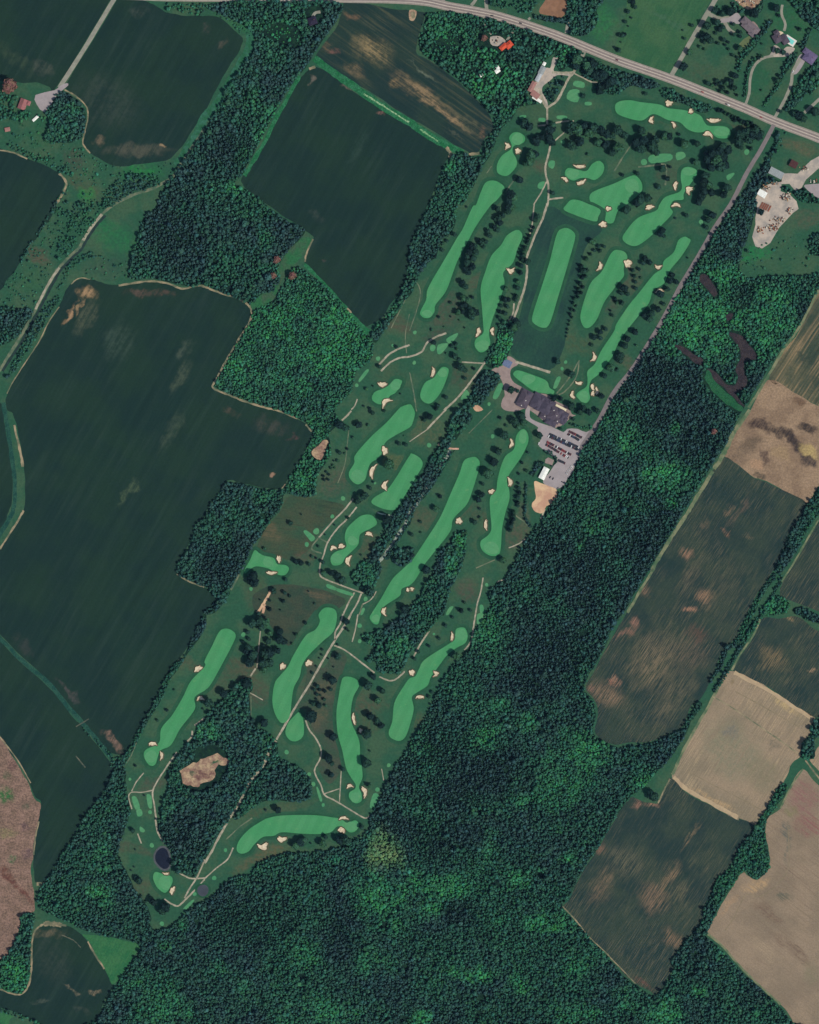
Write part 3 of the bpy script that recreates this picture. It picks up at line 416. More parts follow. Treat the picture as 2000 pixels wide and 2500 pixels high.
# ------------------------------------------------------------------ golf turf
RANGE = T(2,1,'1170 20 1300 60 1560 150 1620 220 1500 330 1440 500 1400 750 1330 1050 1290 1230 1180 1390 900 1300 850 1200 900 1050 960 800 1000 550 1000 420 1080 230')
sheet('driving_range', RANGE, .05, M_range, 4)
FAIR = [
 T(2,0,'700 1520 640 1540 600 1620 560 1725')+T(2,1,'530 20 450 200 400 280 330 400 260 520 200 620 150 720 140 800 100 880 90 920 120 950 170 950 210 900 220 840 310 720 400 480 480 330 560 180 680 10')+T(2,0,'740 1680 800 1590 760 1540'),
 T(2,0,'780 1310 740 1380 740 1450 790 1480 840 1470 900 1400 900 1340 870 1280 880 1230 960 1200 970 1150 920 1115 870 1120 840 1160 860 1220 850 1260'),
 T(2,1,'890 215 820 260 770 340 690 430 640 560 600 700 610 860 620 1000 620 1080 560 1130 550 1190 590 1240 640 1230 680 1170 670 1080 700 960 760 800 800 660 790 570 870 490 910 370 950 270 930 220'),
 T(2,1,'1290 200 1240 250 1180 480 1110 700 1040 920 1040 990 1120 1035 1180 1000 1250 780 1340 480 1390 300 1390 240 1340 200'),
 T(2,0,'1520 1690 1540 1620 1725 1545')+T(3,0,'120 1490 180 1480 230 1540 230 1610 180 1660 100 1725')+T(3,1,'30 50 -10 150')+T(2,1,'1650 140 1650 45 1560 -15'),
 T(2,1,'1320 0 1300 40 1380 80 1560 140 1590 100 1605 40 1500 -10 1420 -40 1360 -40'),
 T(2,0,'1310 1450 1340 1415 1420 1430 1490 1440 1540 1380 1600 1355 1640 1400 1620 1470 1560 1515 1500 1500 1440 1500 1380 1520 1320 1490'),
 T(3,0,'10 880 60 850 140 845 220 860 380 880 450 910 600 930 720 970 760 1030 800 1060 930 1065 980 1110 960 1160 870 1160 800 1110 700 1115 620 1090 550 1030 450 1010 330 960 230 1015 100 990 20 950'),
 T(3,0,'620 1405 570 1430 560 1500 570 1580 540 1620 430 1660 380 1725')+T(3,1,'350 50 200 110 100 220 70 290 130 340 200 340 300 270 400 170 490 70 470 20')+T(3,0,'500 1690 580 1680 590 1620 690 1480 690 1430'),
 T(3,1,'30 380 90 400 110 450 80 530 80 600 30 660')+T(2,1,'1720 710 1640 820 1580 960 1520 1030 1470 1030 1440 960 1450 880 1500 720 1540 640 1620 560 1680 440')+T(3,1,'-10 390'),
 T(3,1,'590 270 540 300 500 400 420 470 400 540 330 590 210 740 120 850 20 1000')+T(2,1,'1720 1070 1620 1220 1560 1340 1500 1400 1500 1470 1490 1530 1420 1580 1410 1620 1480 1670 1520 1630 1510 1560 1530 1480 1600 1420 1700 1290')+T(3,1,'0 1240 60 1120 200 940 290 830 330 720 420 660 470 550 560 440 640 310 620 280'),
 T(2,1,'880 1410 920 1395 1030 1430 1150 1480 1180 1540 1220 1570 1200 1600 1150 1590 1050 1570 950 1500 880 1440'),
 T(2,1,'270 1370 310 1370 330 1400 300 1500 250 1600 180 1670 120 1660 90 1600 130 1500 200 1460 230 1420'),
 T(1,1,'1600 1470 1650 1475 1660 1500 1610 1580 1560 1610 1530 1660 1470 1680 1410 1640 1430 1580 1500 1550 1550 1520'),
 T(1,1,'1660 1700 1725 1680')+T(2,1,'25 1700')+T(2,2,'45 30 30 100')+T(1,2,'1725 150 1600 220 1520 280 1480 390 1400 450 1370 520 1350 590 1290 630 1230 590 1215 530 1260 450 1270 380 1400 230 1530 110 1630 0'),
 T(2,2,'20 370 90 410 110 470 60 560 0 660')+T(1,2,'1650 780 1610 840 1520 840 1410 790 1430 740 1540 670 1620 560 1680 460 1725 390'),
 T(1,2,'1330 890 1280 920 1200 1000 1180 1080 1190 1160 1100 1200 1060 1250 1080 1310 1150 1300 1190 1240 1290 1140 1310 1050 1400 1000 1450 960 1430 910 1390 885'),
 T(1,2,'420 1185 380 1270 340 1340 340 1380 390 1340 440 1320 540 1340 620 1390 680 1390 710 1340 680 1310 610 1300 580 1250 500 1230 460 1210'),
 T(2,2,'530 400 460 430 420 540 350 700 290 840 240 940 130 1110 30 1260')+T(1,2,'1725 1290 1660 1350 1580 1430 1480 1600 1410 1710')+T(1,3,'1390 30 1420 75 1460 80 1480 20')+T(1,2,'1510 1660 1640 1570 1660 1510 1725 1480')+T(2,2,'50 1430 130 1300 200 1210 340 1030 370 920 480 800 530 680 590 470 570 410'),
 T(2,2,'950 165 900 220 880 330 810 390 770 480 740 600 730 680 680 740 680 860 690 1000 660 1060 600 1110 610 1180 680 1230 750 1220 770 1150 780 1000 810 860 840 760 840 680 820 600 850 530 940 400 1000 270 990 190'),
 T(1,3,'170 120 120 150 60 270 0 390')+T(0,3,'1725 440 1610 560 1540 700 1450 850 1360 960 1340 1080 1230 1140 1215 1200 1260 1270 1310 1260 1350 1150 1440 1100 1520 960 1640 800 1640 700')+T(1,3,'0 640 50 590 130 450 240 240 260 170 220 130'),
 T(1,2,'1010 1670 1080 1675 1110 1710')+T(1,3,'1110 60 1080 150 990 230 870 350 820 430 800 520 750 620 730 750 720 840 690 900 640 910 590 830 570 720 590 580 640 510 700 440 750 340 850 180 930 130 970 60 960 0'),
 T(1,3,'790 825 750 860 700 920 680 1000 720 1060 780 1065 830 1020 835 930 820 850'),
 T(1,3,'1170 530 1150 570 1130 680 1110 830 1120 1000 1160 1150 1190 1290 1230 1370 1270 1430 1265 1470 1220 1500 1220 1550 1270 1590 1320 1570 1320 1510 1300 1450 1330 1360 1310 1200 1300 1060 1240 920 1230 830 1250 700 1300 600 1280 550 1220 525'),
 T(2,3,'430 110 390 130 380 210 330 250 130 380 80 460 50 520 0 540')+T(1,3,'1680 600 1600 740 1580 900 1550 990 1570 1040 1640 1065 1690 1030 1725 940')+T(2,3,'35 800 20 700 60 660 150 600 180 530 250 430 320 340 400 280 470 240 490 180 470 120'),
 T(1,3,'520 1720 640 1695 900 1690 1080 1710')+T(1,4,'1150 0 1200 30 1270 10 1300 50 1270 100 1220 110 1180 80 1120 60 1060 110 960 125 800 120 650 110 580 140 490 150 420 210 370 270 310 290 270 260 290 180 380 80 500 5'),
 T(0,4,'1310 445 1290 490 1310 550 1340 590 1390 620 1430 580 1455 520 1440 480 1370 460'),
]
for P in FAIR:
    Q = smooth_closed(P, 6)
    sheet('semi_rough_collar', offset(Q, 7.0), .07, M_collar2, 0)
    sheet('semi_rough_collar', offset(Q, 3.2), .13, M_collar, 0)
    sheet('fairway', Q, .20, M_fair, 0)
def disc(cx, cy, rx, ry, n=22, wob=.08, seed=1, ang=0):
    r = random.Random(seed); a0, a1 = r.uniform(0, 6), r.uniform(0, 6); out = []
    for i in range(n):
        t = 2*math.pi*i/n; k = 1+wob*math.sin(2*t+a0)+wob*.6*math.sin(3*t+a1)
        x, y = rx*k*math.cos(t), ry*k*math.sin(t)
        out.append((cx+x*math.cos(ang)-y*math.sin(ang), cy+x*math.sin(ang)+y*math.cos(ang)))
    return out
GREENS = [(2,0,910,1170,52,48),(2,1,615,1185,56,46),(2,0,1375,1465,56,40),(3,0,905,1110,60,42),(3,0,630,1445,54,36),(2,1,150,915,46,28),(2,1,1465,1615,46,46),(1,1,1605,1525,40,42),(1,2,1112,1252,44,46),(1,2,1247,1105,42,42),(1,2,535,1285,44,42),(1,2,1292,560,58,54),(2,2,690,1165,64,54),(2,3,435,172,46,52),(0,3,1272,1197,48,54),(1,3,1270,1540,45,42),(1,4,1235,60,52,40),(0,4,1390,535,50,62),(2,1,280,1415,36,40),(3,0,150,1570,62,60),(2,2,955,230,34,56),(1,3,1440,35,32,36),(2,1,1000,1470,60,40)]
for i, (c, r, x, y, rx, ry) in enumerate(GREENS):
    p = pt(c, r, x, y); sheet('putting_green', disc(p[0], p[1], L(rx), L(ry), seed=i), .27, M_green, 0)
TEES = [(2,0,'1395 680 1470 695 1465 740 1380 720'),(2,0,'1350 760 1430 760 1415 860 1325 830'),(2,0,'1480 860 1530 860 1530 885 1480 885'),(2,0,'930 975 980 970 975 1000 930 1000'),(2,0,'1090 995 1140 995 1140 1025 1090 1020'),(2,0,'1245 975 1320 975 1320 1005 1245 1000'),(2,0,'1180 1355 1225 1360 1210 1420 1170 1400'),(2,0,'1090 1540 1140 1530 1120 1590 1080 1580'),
 (3,0,'300 1310 470 1295 475 1350 310 1375'),(3,0,'520 1290 580 1280 600 1320 530 1350'),(3,0,'945 1480 1000 1455 1010 1470 960 1520'),(2,1,'1240 1455 1275 1455 1240 1540 1210 1540'),(2,1,'750 1510 790 1520 740 1630 700 1620'),(2,1,'470 1560 500 1580 500 1620 430 1640'),(2,1,'400 1080 310 1130 340 1170 400 1110'),(2,1,'330 1170 240 1180 235 1250 270 1250'),
 (1,1,'1360 1390 1382 1400 1310 1490 1298 1470'),(2,2,'335 1665 370 1660 330 1725 305 1725'),(2,2,'590 1650 620 1650 630 1720 600 1725'),(1,2,'850 1015 832 1030 870 1080 900 1112 930 1080 890 1040'),(1,2,'1035 1468 1110 1500 1100 1522 1030 1498'),(1,2,'1120 1505 1240 1545 1240 1570 1115 1530'),(1,2,'1330 1670 1350 1680 1330 1725 1310 1725'),
 (0,3,'1110 1540 1150 1540 1180 1630 1140 1640'),(0,3,'1150 1642 1190 1642 1200 1690 1160 1700'),(0,3,'1235 1520 1275 1530 1280 1630 1250 1620'),(1,3,'940 1465 955 1460 990 1560 970 1570'),(1,3,'1420 1510 1465 1525 1430 1620 1390 1620'),(2,3,'570 0 620 0 600 100 570 90'),(0,4,'1180 60 1220 90 1210 110 1180 100'),(0,4,'1620 680 1635 690 1570 760 1545 750')]
for c, r, s in TEES:
    P = T(c, r, s); sheet('tee_box', P, .32, M_tee, 3)
ROUND_TEES = [(2,0,1290,1195,18),(3,0,250,1365,25),(3,0,1115,1280,22),(3,1,730,145,18),(2,1,195,1205,25),(2,1,45,1075,15),(2,1,40,1330,15),(2,1,1315,1325,14),(2,1,1285,1380,14),(1,1,1460,1295,18),(1,1,1280,1520,15),(1,1,1585,1185,12),(2,2,700,225,16),(2,2,165,300,18),(2,2,650,1475,14),(1,2,1165,748,18),(1,2,1075,900,16),(1,2,940,1025,25),(1,2,860,1135,18),(1,2,390,1510,15),(1,2,1355,1595,18),(0,3,1265,1665,16),(1,3,325,170,18),(1,3,1305,95,18),(1,3,1305,225,16),(1,3,690,1160,18),(1,3,880,1345,15),(1,3,915,1430,18),(1,3,998,1605,14),(1,3,1550,1270,16),(1,3,1455,1475,18),(0,4,1280,220,18),(0,4,1640,630,16),(0,4,1365,880,18),(1,4,175,260,15),(1,4,80,495,18),(2,1,670,1678,14),(2,2,650,1476,12),(0,3,1095,1388,12),(1,2,1435,620,10),(2,3,205,165,10)]
for i, (c, r, x, y, rad) in enumerate(ROUND_TEES):
    p = pt(c, r, x, y); sheet('tee_box', disc(p[0], p[1], L(rad), L(rad*1.1), 16, .06, i+50), .32, M_tee, 0)

# bunkers: a grass lip raised round a dished sand floor
BUNK = [(2,0,822,1230,24,28,0,1),(2,0,913,1272,24,24,0,0),(2,0,1435,1400,50,18,0,1),(2,0,1310,1512,32,17,-40,1),(2,0,1445,1535,44,20,22,1),
 (3,0,460,868,30,27,0,0),(3,0,645,937,19,22,0,0),(3,0,315,1012,22,31,0,1),(3,0,500,1052,16,30,20,1),(3,0,838,1012,56,22,0,1),(3,0,790,1135,44,24,-15,2),(3,0,517,1563,20,38,-10,1),(3,0,632,1602,30,36,-30,1),
 (3,1,297,20,36,20,15,0),(3,1,520,5,40,18,0,1),(2,1,1675,33,25,18,0,3),(2,1,1630,165,32,25,0,3),(2,1,853,552,33,27,0,1),(2,1,1602,520,20,40,-20,1),(2,1,577,1072,20,42,-15,1),(2,1,700,1065,17,36,0,1),(2,1,195,1410,18,44,-12,2),(2,1,1550,1285,20,40,-15,2),(2,1,1428,1500,32,17,0,1),(2,1,1375,1602,19,36,10,1),(2,1,1545,1535,18,30,10,1),(2,1,1575,1570,16,34,0,1),(2,1,1545,1590,16,22,0,0),
 (3,1,115,495,33,36,0,0),(3,1,370,522,30,19,0,1),(3,1,380,725,36,15,10,1),(1,1,1497,1510,38,26,0,1),(1,1,1528,1665,52,24,42,2),
 (1,2,1516,345,24,38,15,0),(1,2,1415,520,22,62,-18,1),(1,2,1520,640,26,42,-5,1),(1,2,1385,1050,33,20,-15,1),(1,2,1083,1168,30,20,20,1),(1,2,1152,1150,26,20,0,0),(1,2,1212,1272,24,45,-15,1),(1,2,625,1258,18,30,10,0),(1,2,563,1373,46,17,0,1),(1,2,1715,1518,18,16,0,0),(1,2,1512,1700,22,36,0,1),
 (2,2,856,285,17,42,-8,2),(2,2,845,610,22,38,10,1),(2,2,690,690,27,18,20,0),(2,2,417,938,28,26,0,0),(2,2,645,970,17,45,0,1),(2,2,18,1512,20,16,0,0),(2,3,357,188,15,38,-5,1),(2,3,20,490,25,25,0,0),(2,3,217,500,24,26,0,2),(2,3,88,698,37,17,0,1),
 (1,3,657,437,25,27,-30,0),(1,3,877,410,32,24,25,0),(1,3,1258,880,15,52,10,1),(1,3,1315,978,19,19,0,0),(1,3,1222,1448,28,18,15,1),(1,3,1342,1495,22,50,15,2),(1,3,1170,1718,42,15,0,1),(0,3,1670,458,37,22,30,0),(0,3,1690,710,33,20,0,1),(0,3,1287,1093,36,20,0,1),(0,3,1360,1190,15,38,0,1),(0,4,1400,457,28,12,0,1),(0,4,1453,600,18,36,-25,0),(1,4,492,225,46,33,15,1),(1,4,650,165,42,28,0,1),(1,4,1152,95,32,28,-20,1)]
def bean(cx, cy, a, b, ang, bend, seed):
    r = random.Random(seed); out = []; n = 36; p1, p2, p3 = (r.uniform(0, 6.3) for _ in range(3)); sgn = r.choice((-1, 1)) if bend != 2 else 1
    for i in range(n):
        t = 2*math.pi*i/n; k = 1+.13*math.sin(3*t+p1)+.12*math.sin(5*t+p2)+.07*math.sin(7*t+p3)
        x, y = a*k*math.cos(t), b*k*math.sin(t)
        if bend in (1, 2):
            kk = (.34 if bend == 1 else .5)
            if a >= b: y = y*.8+sgn*kk*b*(1-2*(x/a)**2)
            else: x = x*.8+sgn*kk*a*(1-2*(y/b)**2)
        th = math.radians(ang); out.append((cx+x*math.cos(th)-y*math.sin(th), cy+x*math.sin(th)+y*math.cos(th)))
    return out
for i, (c, r, x, y, a, b, ang, bend) in enumerate(BUNK):
    p = pt(c, r, x, y); S = ccw(bean(p[0], p[1], L(a)*.92, L(b)*.92, ang, bend, i+3)); n = len(S)
    rings = [(offset(S, 2.0), .02), (offset(S, .55), 1.1), (S, .75)]
    V = []; F = []
    for R, z in rings: V += [(q[0], q[1], z) for q in R]
    for k in range(2):
        F += [[k*n+j, k*n+(j+1) % n, (k+1)*n+(j+1) % n, (k+1)*n+j] for j in range(n)]
    me = bpy.data.meshes.new('m'); me.from_pydata(V, [], F); me.update()
    root = link('sand_bunker', me, M_lip); root['kind'] = 'structure'
    V = [(q[0], q[1], .76) for q in S]+[(p[0]+(q[0]-p[0])*.72, p[1]+(q[1]-p[1])*.72, .40) for q in S]+[(p[0], p[1], .36)]
    F = [[j, (j+1) % n, n+(j+1) % n, n+j] for j in range(n)]+[[n+j, n+(j+1) % n, 2*n] for j in range(n)]
    me = bpy.data.meshes.new('m'); me.from_pydata(V, [], F); me.update(); link('sand', me, M_sand, root)

# ponds, mud, sand
p = pt(0,4,1372,330)
sheet('pond_bank', disc(p[0], p[1], L(80), L(100), 30, .09, 5), .25, plain('trampled_bank', C(78, 84, 88), .3, .2), 0)
sheet('pond', disc(p[0], p[1], L(64), L(82), 30, .11, 5), .33, M_water, 0)
p = pt(1,4,-15,600); sheet('pond_bank', disc(p[0], p[1], L(64), L(66), 26, .05, 8), .25, M_collar, 0)
sheet('pond', disc(p[0], p[1], L(46), L(52), 26, .05, 8), .33, plain('muddy_water', C(62, 68, 76), .2, .1, .3, .4), 0)
MUD = [T(3,1,'720 600 760 580 830 660 870 740 840 775 790 720 730 650'), T(3,1,'970 1075 1060 1095 1140 1180 1195 1260 1185 1305 1105 1315 1095 1400 1125 1500 1065 1560 1025 1600 1100 1700 1060 1680 980 1600 900 1525 800 1435 780 1380 860 1410 920 1490 1010 1520 1040 1450 1020 1380 1060 1290 1050 1200 990 1120'), T(3,1,'510 1185 580 1195 680 1265 745 1310 720 1350 640 1300 560 1230'), T(3,1,'945 930 1000 910 990 960 950 980')]
for P in MUD: sheet('mud_bed', P, .12, M_mud, 4, wob=1.5, wscale=5)
sheet('sand_pit', T(0,3,'1530 1320 1640 1240 1725 1215')+T(1,3,'60 1175 190 1205 205 1265 110 1275 70 1370 0 1415')+T(0,3,'1640 1460 1570 1425'), .14, M_rockpit, 4, wob=4.5, wscale=6)
sheet('pit_clearing', T(0,3,'1650 990')+T(1,3,'0 950 80 970 130 1080 200 1190 185 1300 140 1430 0 1510')+T(0,3,'1600 1480 1520 1400 1530 1300 1640 1225'), .09, land('pit_grass', C(34,84,60), C(52,92,66), 1/20, None, [patch(1,3,40,1340,90,60,0,C(96,70,66),.9)], .2, .3), 4)
sheet('sand_pit', T(1,2,'900 350 960 300 1000 260 1040 270 1020 330 1000 400 970 425 920 405'), .14, M_rockpit, 4, wob=1.2, wscale=5)
sheet('bare_patch', T(2,0,'0 85 60 95 40 170 0 165'), .14, M_rockpit, 3)
sheet('bare_patch', T(2,1,'530 1690 570 1685 620 1725 560 1740'), .14, M_sandlot, 3)
# paved places
A_ = lambda s: Z(1200, 850, 6.16, s)
B_ = lambda s: Z(1260, 1040, 8.625, s)
Y_ = lambda s: Z(1800, 330, 7.435, s)
R_ = lambda s: Z(1760, 0, 7.1875, s)
K_ = lambda s: Z(1160, 60, 6.635, s)
sheet('patio', A_('0 330 90 280 160 260 250 120 370 185 400 245 300 310 285 420 345 520 490 600 620 680 820 690 980 800 1150 880 1210 990 1270 1010 1200 1040 1060 1160 900 1180 560 920 380 950 220 940 145 870 170 760 200 700 160 500 60 360'), .15, M_patio, 3)
sheet('driveway', A_('520 900 580 880 575 1000 600 1060 720 1120 900 1180 1060 1260 1100 1320 900 1360 760 1360 690 1230 700 1190 560 1100 510 1050'), .21, M_lot, 3)
LOT = sheet('parking_lot', B_('520 60 780 40 1000 130 1080 60 1300 60 1480 130 1720 0 1760 40 1560 200 1440 400 1370 600 1260 760 1200 960 1080 1110 1020 1230 840 1340 620 1240 570 1150 690 1000 800 830 870 730 700 570 480 420 560 230 640 190'), .23, M_lot, 2)
sheet('sand_lot', B_('390 1170 500 1190 630 1240 840 1330 860 1450 790 1610 640 1700 560 1830 400 1800 330 1640 420 1530 400 1350'), .25, M_sandlot, 3, wob=.8, wscale=4)
sheet('patio', B_('620 700 680 660 800 720 760 830 690 800 610 780'), .2, M_patio, 1)
sheet('yard', Y_('1487 390 1330 470 1180 620 1100 700 960 690 850 700 800 840 700 860 560 900 470 960 380 1060 330 1150 360 1320 320 1500 330 1620 270 1850 330 2010 450 2050 600 1960 680 1830 760 1680 880 1560 1010 1420 1110 1330 1070 1200 960 1080 780 1010 800 890 950 880 1050 1010 1180 960 1250 800 1487 590 1600 520 1600 300'), .17, M_yard, 1, wob=1.0, wscale=4)
sheet('yard', Y_('1230 900 1487 880 1600 850 1600 1200 1487 1160 1350 1060 1240 960'), .17, M_lot, 2)
sheet('yard', T(3,0,'980 -60 1230 -60 1210 40 1130 80 1060 40'), .17, M_rockpit, 3, wob=1, wscale=5)
sheet('yard', K_('1150 700 1220 700 1260 540 1330 530 1340 580 1270 730 1340 770 1590 760 1620 780 1540 860 1500 830 1330 820 1200 920 1100 1000 1090 1100 1160 1220 1180 1320 1130 1290 1000 1180 900 1100 960 960 1060 800'), .17, M_yard, 3)
sheet('yard', K_('250 200 400 190 500 270 480 330 360 350 260 320'), .17, M_yard, 3)
sheet('farm_pad', T(0,0,'300 800 460 760 505 725 560 700 575 720 490 790 450 850 375 945 310 880'), .2, M_lot, 2)
sheet('driveway', R_('850 990 900 900 930 800 1000 810 1080 880 1160 820 1300 850 1220 960 1150 990 1000 1000'), .2, M_yard, 3)
sheet('driveway', R_('1330 1294 1250 1290 1300 1130 1390 960 1480 960 1500 1020 1420 1180'), .2, M_lot, 3)
sheet('driveway', R_('0 330 130 310 240 240 300 230 360 320 320 420 130 390 0 400'), .2, M_lot, 3)
sheet('terrace', R_('560 370 640 440 690 560 680 620 600 660 560 600 540 450'), .2, M_patio, 2)
sheet('terrace', R_('990 550 1080 560 1140 650 1060 680 970 620'), .2, M_sand, 3)
for P in (T(3,0,'1050 370 1140 300 1150 390 1090 410'),): sheet('lawn', P, .1, plain('dry_lawn', C(96, 110, 76), .2, .1), 2)
# ------------------------------------------------------------------ tree models
def leaf_mat(name, instanced):
    m, nt, b = newmat(name, .8, .08)
    if instanced:
        a = N(nt, 'ShaderNodeAttribute', attribute_type='INSTANCER', attribute_name='tint'); col = a.outputs['Color']
    else:
        a = N(nt, 'ShaderNodeObjectInfo'); col = a.outputs['Color']
    P = position(nt); n = noise(nt, P, .55, 3, .7).outputs[0]; n2 = noise(nt, P, .16, 2, .6).outputs[0]
    hv = N(nt, 'ShaderNodeHueSaturation'); nt.links.new(col, hv.inputs['Color'])
    nt.links.new(ramp(nt, n, .3, .7, .62, 1.38), hv.inputs['Value']); nt.links.new(ramp(nt, n2, .3, .7, .47, .53), hv.inputs['Hue'])
    nt.links.new(hv.outputs[0], b.inputs['Base Color']); return m
M_leafi = leaf_mat('foliage_wood', True); M_leaf = leaf_mat('foliage', False)
M_bark = plain('bark', C(74, 62, 54), .3, 2.0)
def ico(sub):
    bm = bmesh.new(); bmesh.ops.create_icosphere(bm, subdivisions=sub, radius=1)
    V = np.array([v.co[:] for v in bm.verts]); F = [[v.index for v in f.verts] for f in bm.faces]; bm.free(); return V, F
ICO2, ICO3 = ico(2), ico(3)
def crown_geo(seed, lumps=9, leaves=110, sub=2, conifer=False):
    r = np.random.default_rng(seed); V0, F0 = ICO3 if sub == 3 else ICO2
    V = V0.copy()
    if conifer:
        z = (V[:, 2]+1)/2; rad = (1.02-z)**.8
        th = np.arctan2(V[:, 1], V[:, 0]); k = 1+.16*np.sin(5*th+z*9+seed)+.14*np.sin(9*th-z*14)+r.normal(0, .08, len(V))
        xy = np.hypot(V[:, 0], V[:, 1])+1e-6
        V[:, 0] *= rad*k/np.maximum(xy, .25)*np.minimum(1, xy*3); V[:, 1] *= rad*k/np.maximum(xy, .25)*np.minimum(1, xy*3)
        V[:, 2] = .25+z*2.5+r.normal(0, .05, len(V))
    else:
        D = r.normal(size=(lumps, 3)); D[:, 2] = np.abs(D[:, 2])*.9-.15; D /= np.linalg.norm(D, axis=1)[:, None]
        d = V @ D.T; bump = np.exp((d-1)*7).max(1)
        k = .66+.38*bump+r.normal(0, .045, len(V))
        V = V*k[:, None]; V[:, 2] = V[:, 2]*.92+1.32
    V = list(map(tuple, V)); F = [list(f) for f in F0]
    base = np.array(V); nb = len(base)
    for i in range(leaves):                         # clumps of leaves standing off the crown
        p = base[r.integers(nb)]
        cz = 1.0 if conifer else 1.32
        out = p-np.array((0, 0, cz)); l = np.linalg.norm(out); out = out/l if l > 1e-6 else np.array((0, 0, 1.0))
        p = p+out*r.uniform(-.02, .13); n = out+r.normal(0, .7, 3); n /= np.linalg.norm(n)
        u = np.cross(n, r.normal(size=3)); u /= np.linalg.norm(u); v = np.cross(n, u); s = r.uniform(.09, .20)
        i0 = len(V)
        for a, b_ in ((-1, -.6), (.7, -1), (1, .7), (-.5, 1)): V.append(tuple(p+u*a*s+v*b_*s))
        F.append([i0, i0+1, i0+2, i0+3])
    return V, F
def tube(V, F, a, b, ra, rb, n=6):
    a, b = np.array(a, float), np.array(b, float); d = b-a; d /= np.linalg.norm(d)
    u = np.cross(d, (0.3, .9, .1)); u /= np.linalg.norm(u); v = np.cross(d, u); i0 = len(V)
    for c_, rr in ((a, ra), (b, rb)):
        for i in range(n):
            t = 2*math.pi*i/n; V.append(tuple(c_+u*math.cos(t)*rr+v*math.sin(t)*rr))
    F += [[i0+i, i0+(i+1) % n, i0+n+(i+1) % n, i0+n+i] for i in range(n)]+[[i0+n+i for i in range(n)]]
def trunk_geo(seed, conifer=False):
    r = random.Random(seed); V, F = [], []
    if conifer: tube(V, F, (0, 0, -.05), (0, 0, 2.2), .09, .02)
    else:
        tube(V, F, (0, 0, -.05), (0, 0, .75), .13, .10); tube(V, F, (0, 0, .7), (.05, 0, 1.5), .10, .04)
        for k in range(4):
            t = k*1.57+r.uniform(-.4, .4); tube(V, F, (0, 0, .6+.08*k), (.55*math.cos(t), .55*math.sin(t), 1.2+.1*k), .06, .02, 5)
    return V, F
def mk(name, g_, mat):
    me = bpy.data.meshes.new(name); me.from_pydata(g_[0], [], g_[1]); me.update(); me.materials.append(mat); return me
NB, NC = 7, 4
crown_me = [mk('broad_crown', crown_geo(10+i, lumps=8+i % 4, leaves=230, sub=3), M_leaf) for i in range(NB)]
con_me = [mk('conifer_crown', crown_geo(40+i, leaves=110, conifer=True), M_leaf) for i in range(NC)]
trunk_me = [mk('trunk', trunk_geo(i), M_bark) for i in range(3)]; ctrunk_me = mk('conifer_trunk', trunk_geo(9, True), M_bark)
# woodland models (never linked on their own: they are the leaves the woods are made of)
wood_col = bpy.data.collections.new('woodland_models')
for i in range(6):
    g_ = crown_geo(70+i, lumps=7+i % 3, leaves=90, sub=2); wood_col.objects.link(bpy.data.objects.new(f'a{i}_crown', mk('wood_crown', g_, M_leafi)))
for i in range(4):
    g_ = crown_geo(90+i, leaves=50, conifer=True); wood_col.objects.link(bpy.data.objects.new(f'b{i}_crown', mk('wood_conifer', g_, M_leafi)))
ng = bpy.data.node_groups.new('stand_of_trees', 'GeometryNodeTree')
ng.interface.new_socket('Geometry', in_out='INPUT', socket_type='NodeSocketGeometry'); ng.interface.new_socket('Geometry', in_out='OUTPUT', socket_type='NodeSocketGeometry')
gi, go = ng.nodes.new('NodeGroupInput'), ng.nodes.new('NodeGroupOutput')
ip = ng.nodes.new('GeometryNodeInstanceOnPoints'); ci = ng.nodes.new('GeometryNodeCollectionInfo')
ci.inputs['Collection'].default_value = wood_col; ci.inputs['Separate Children'].default_value = True; ci.inputs['Reset Children'].default_value = True
def named(t, nm):
    n = ng.nodes.new('GeometryNodeInputNamedAttribute'); n.data_type = t; n.inputs['Name'].default_value = nm; return n.outputs['Attribute']
ng.links.new(gi.outputs[0], ip.inputs['Points']); ng.links.new(ci.outputs[0], ip.inputs['Instance']); ip.inputs['Pick Instance'].default_value = True
ng.links.new(named('INT', 'model'), ip.inputs['Instance Index']); ng.links.new(named('FLOAT_VECTOR', 'turn'), ip.inputs['Rotation']); ng.links.new(named('FLOAT_VECTOR', 'size'), ip.inputs['Scale'])
ng.links.new(ip.outputs[0], go.inputs[0])

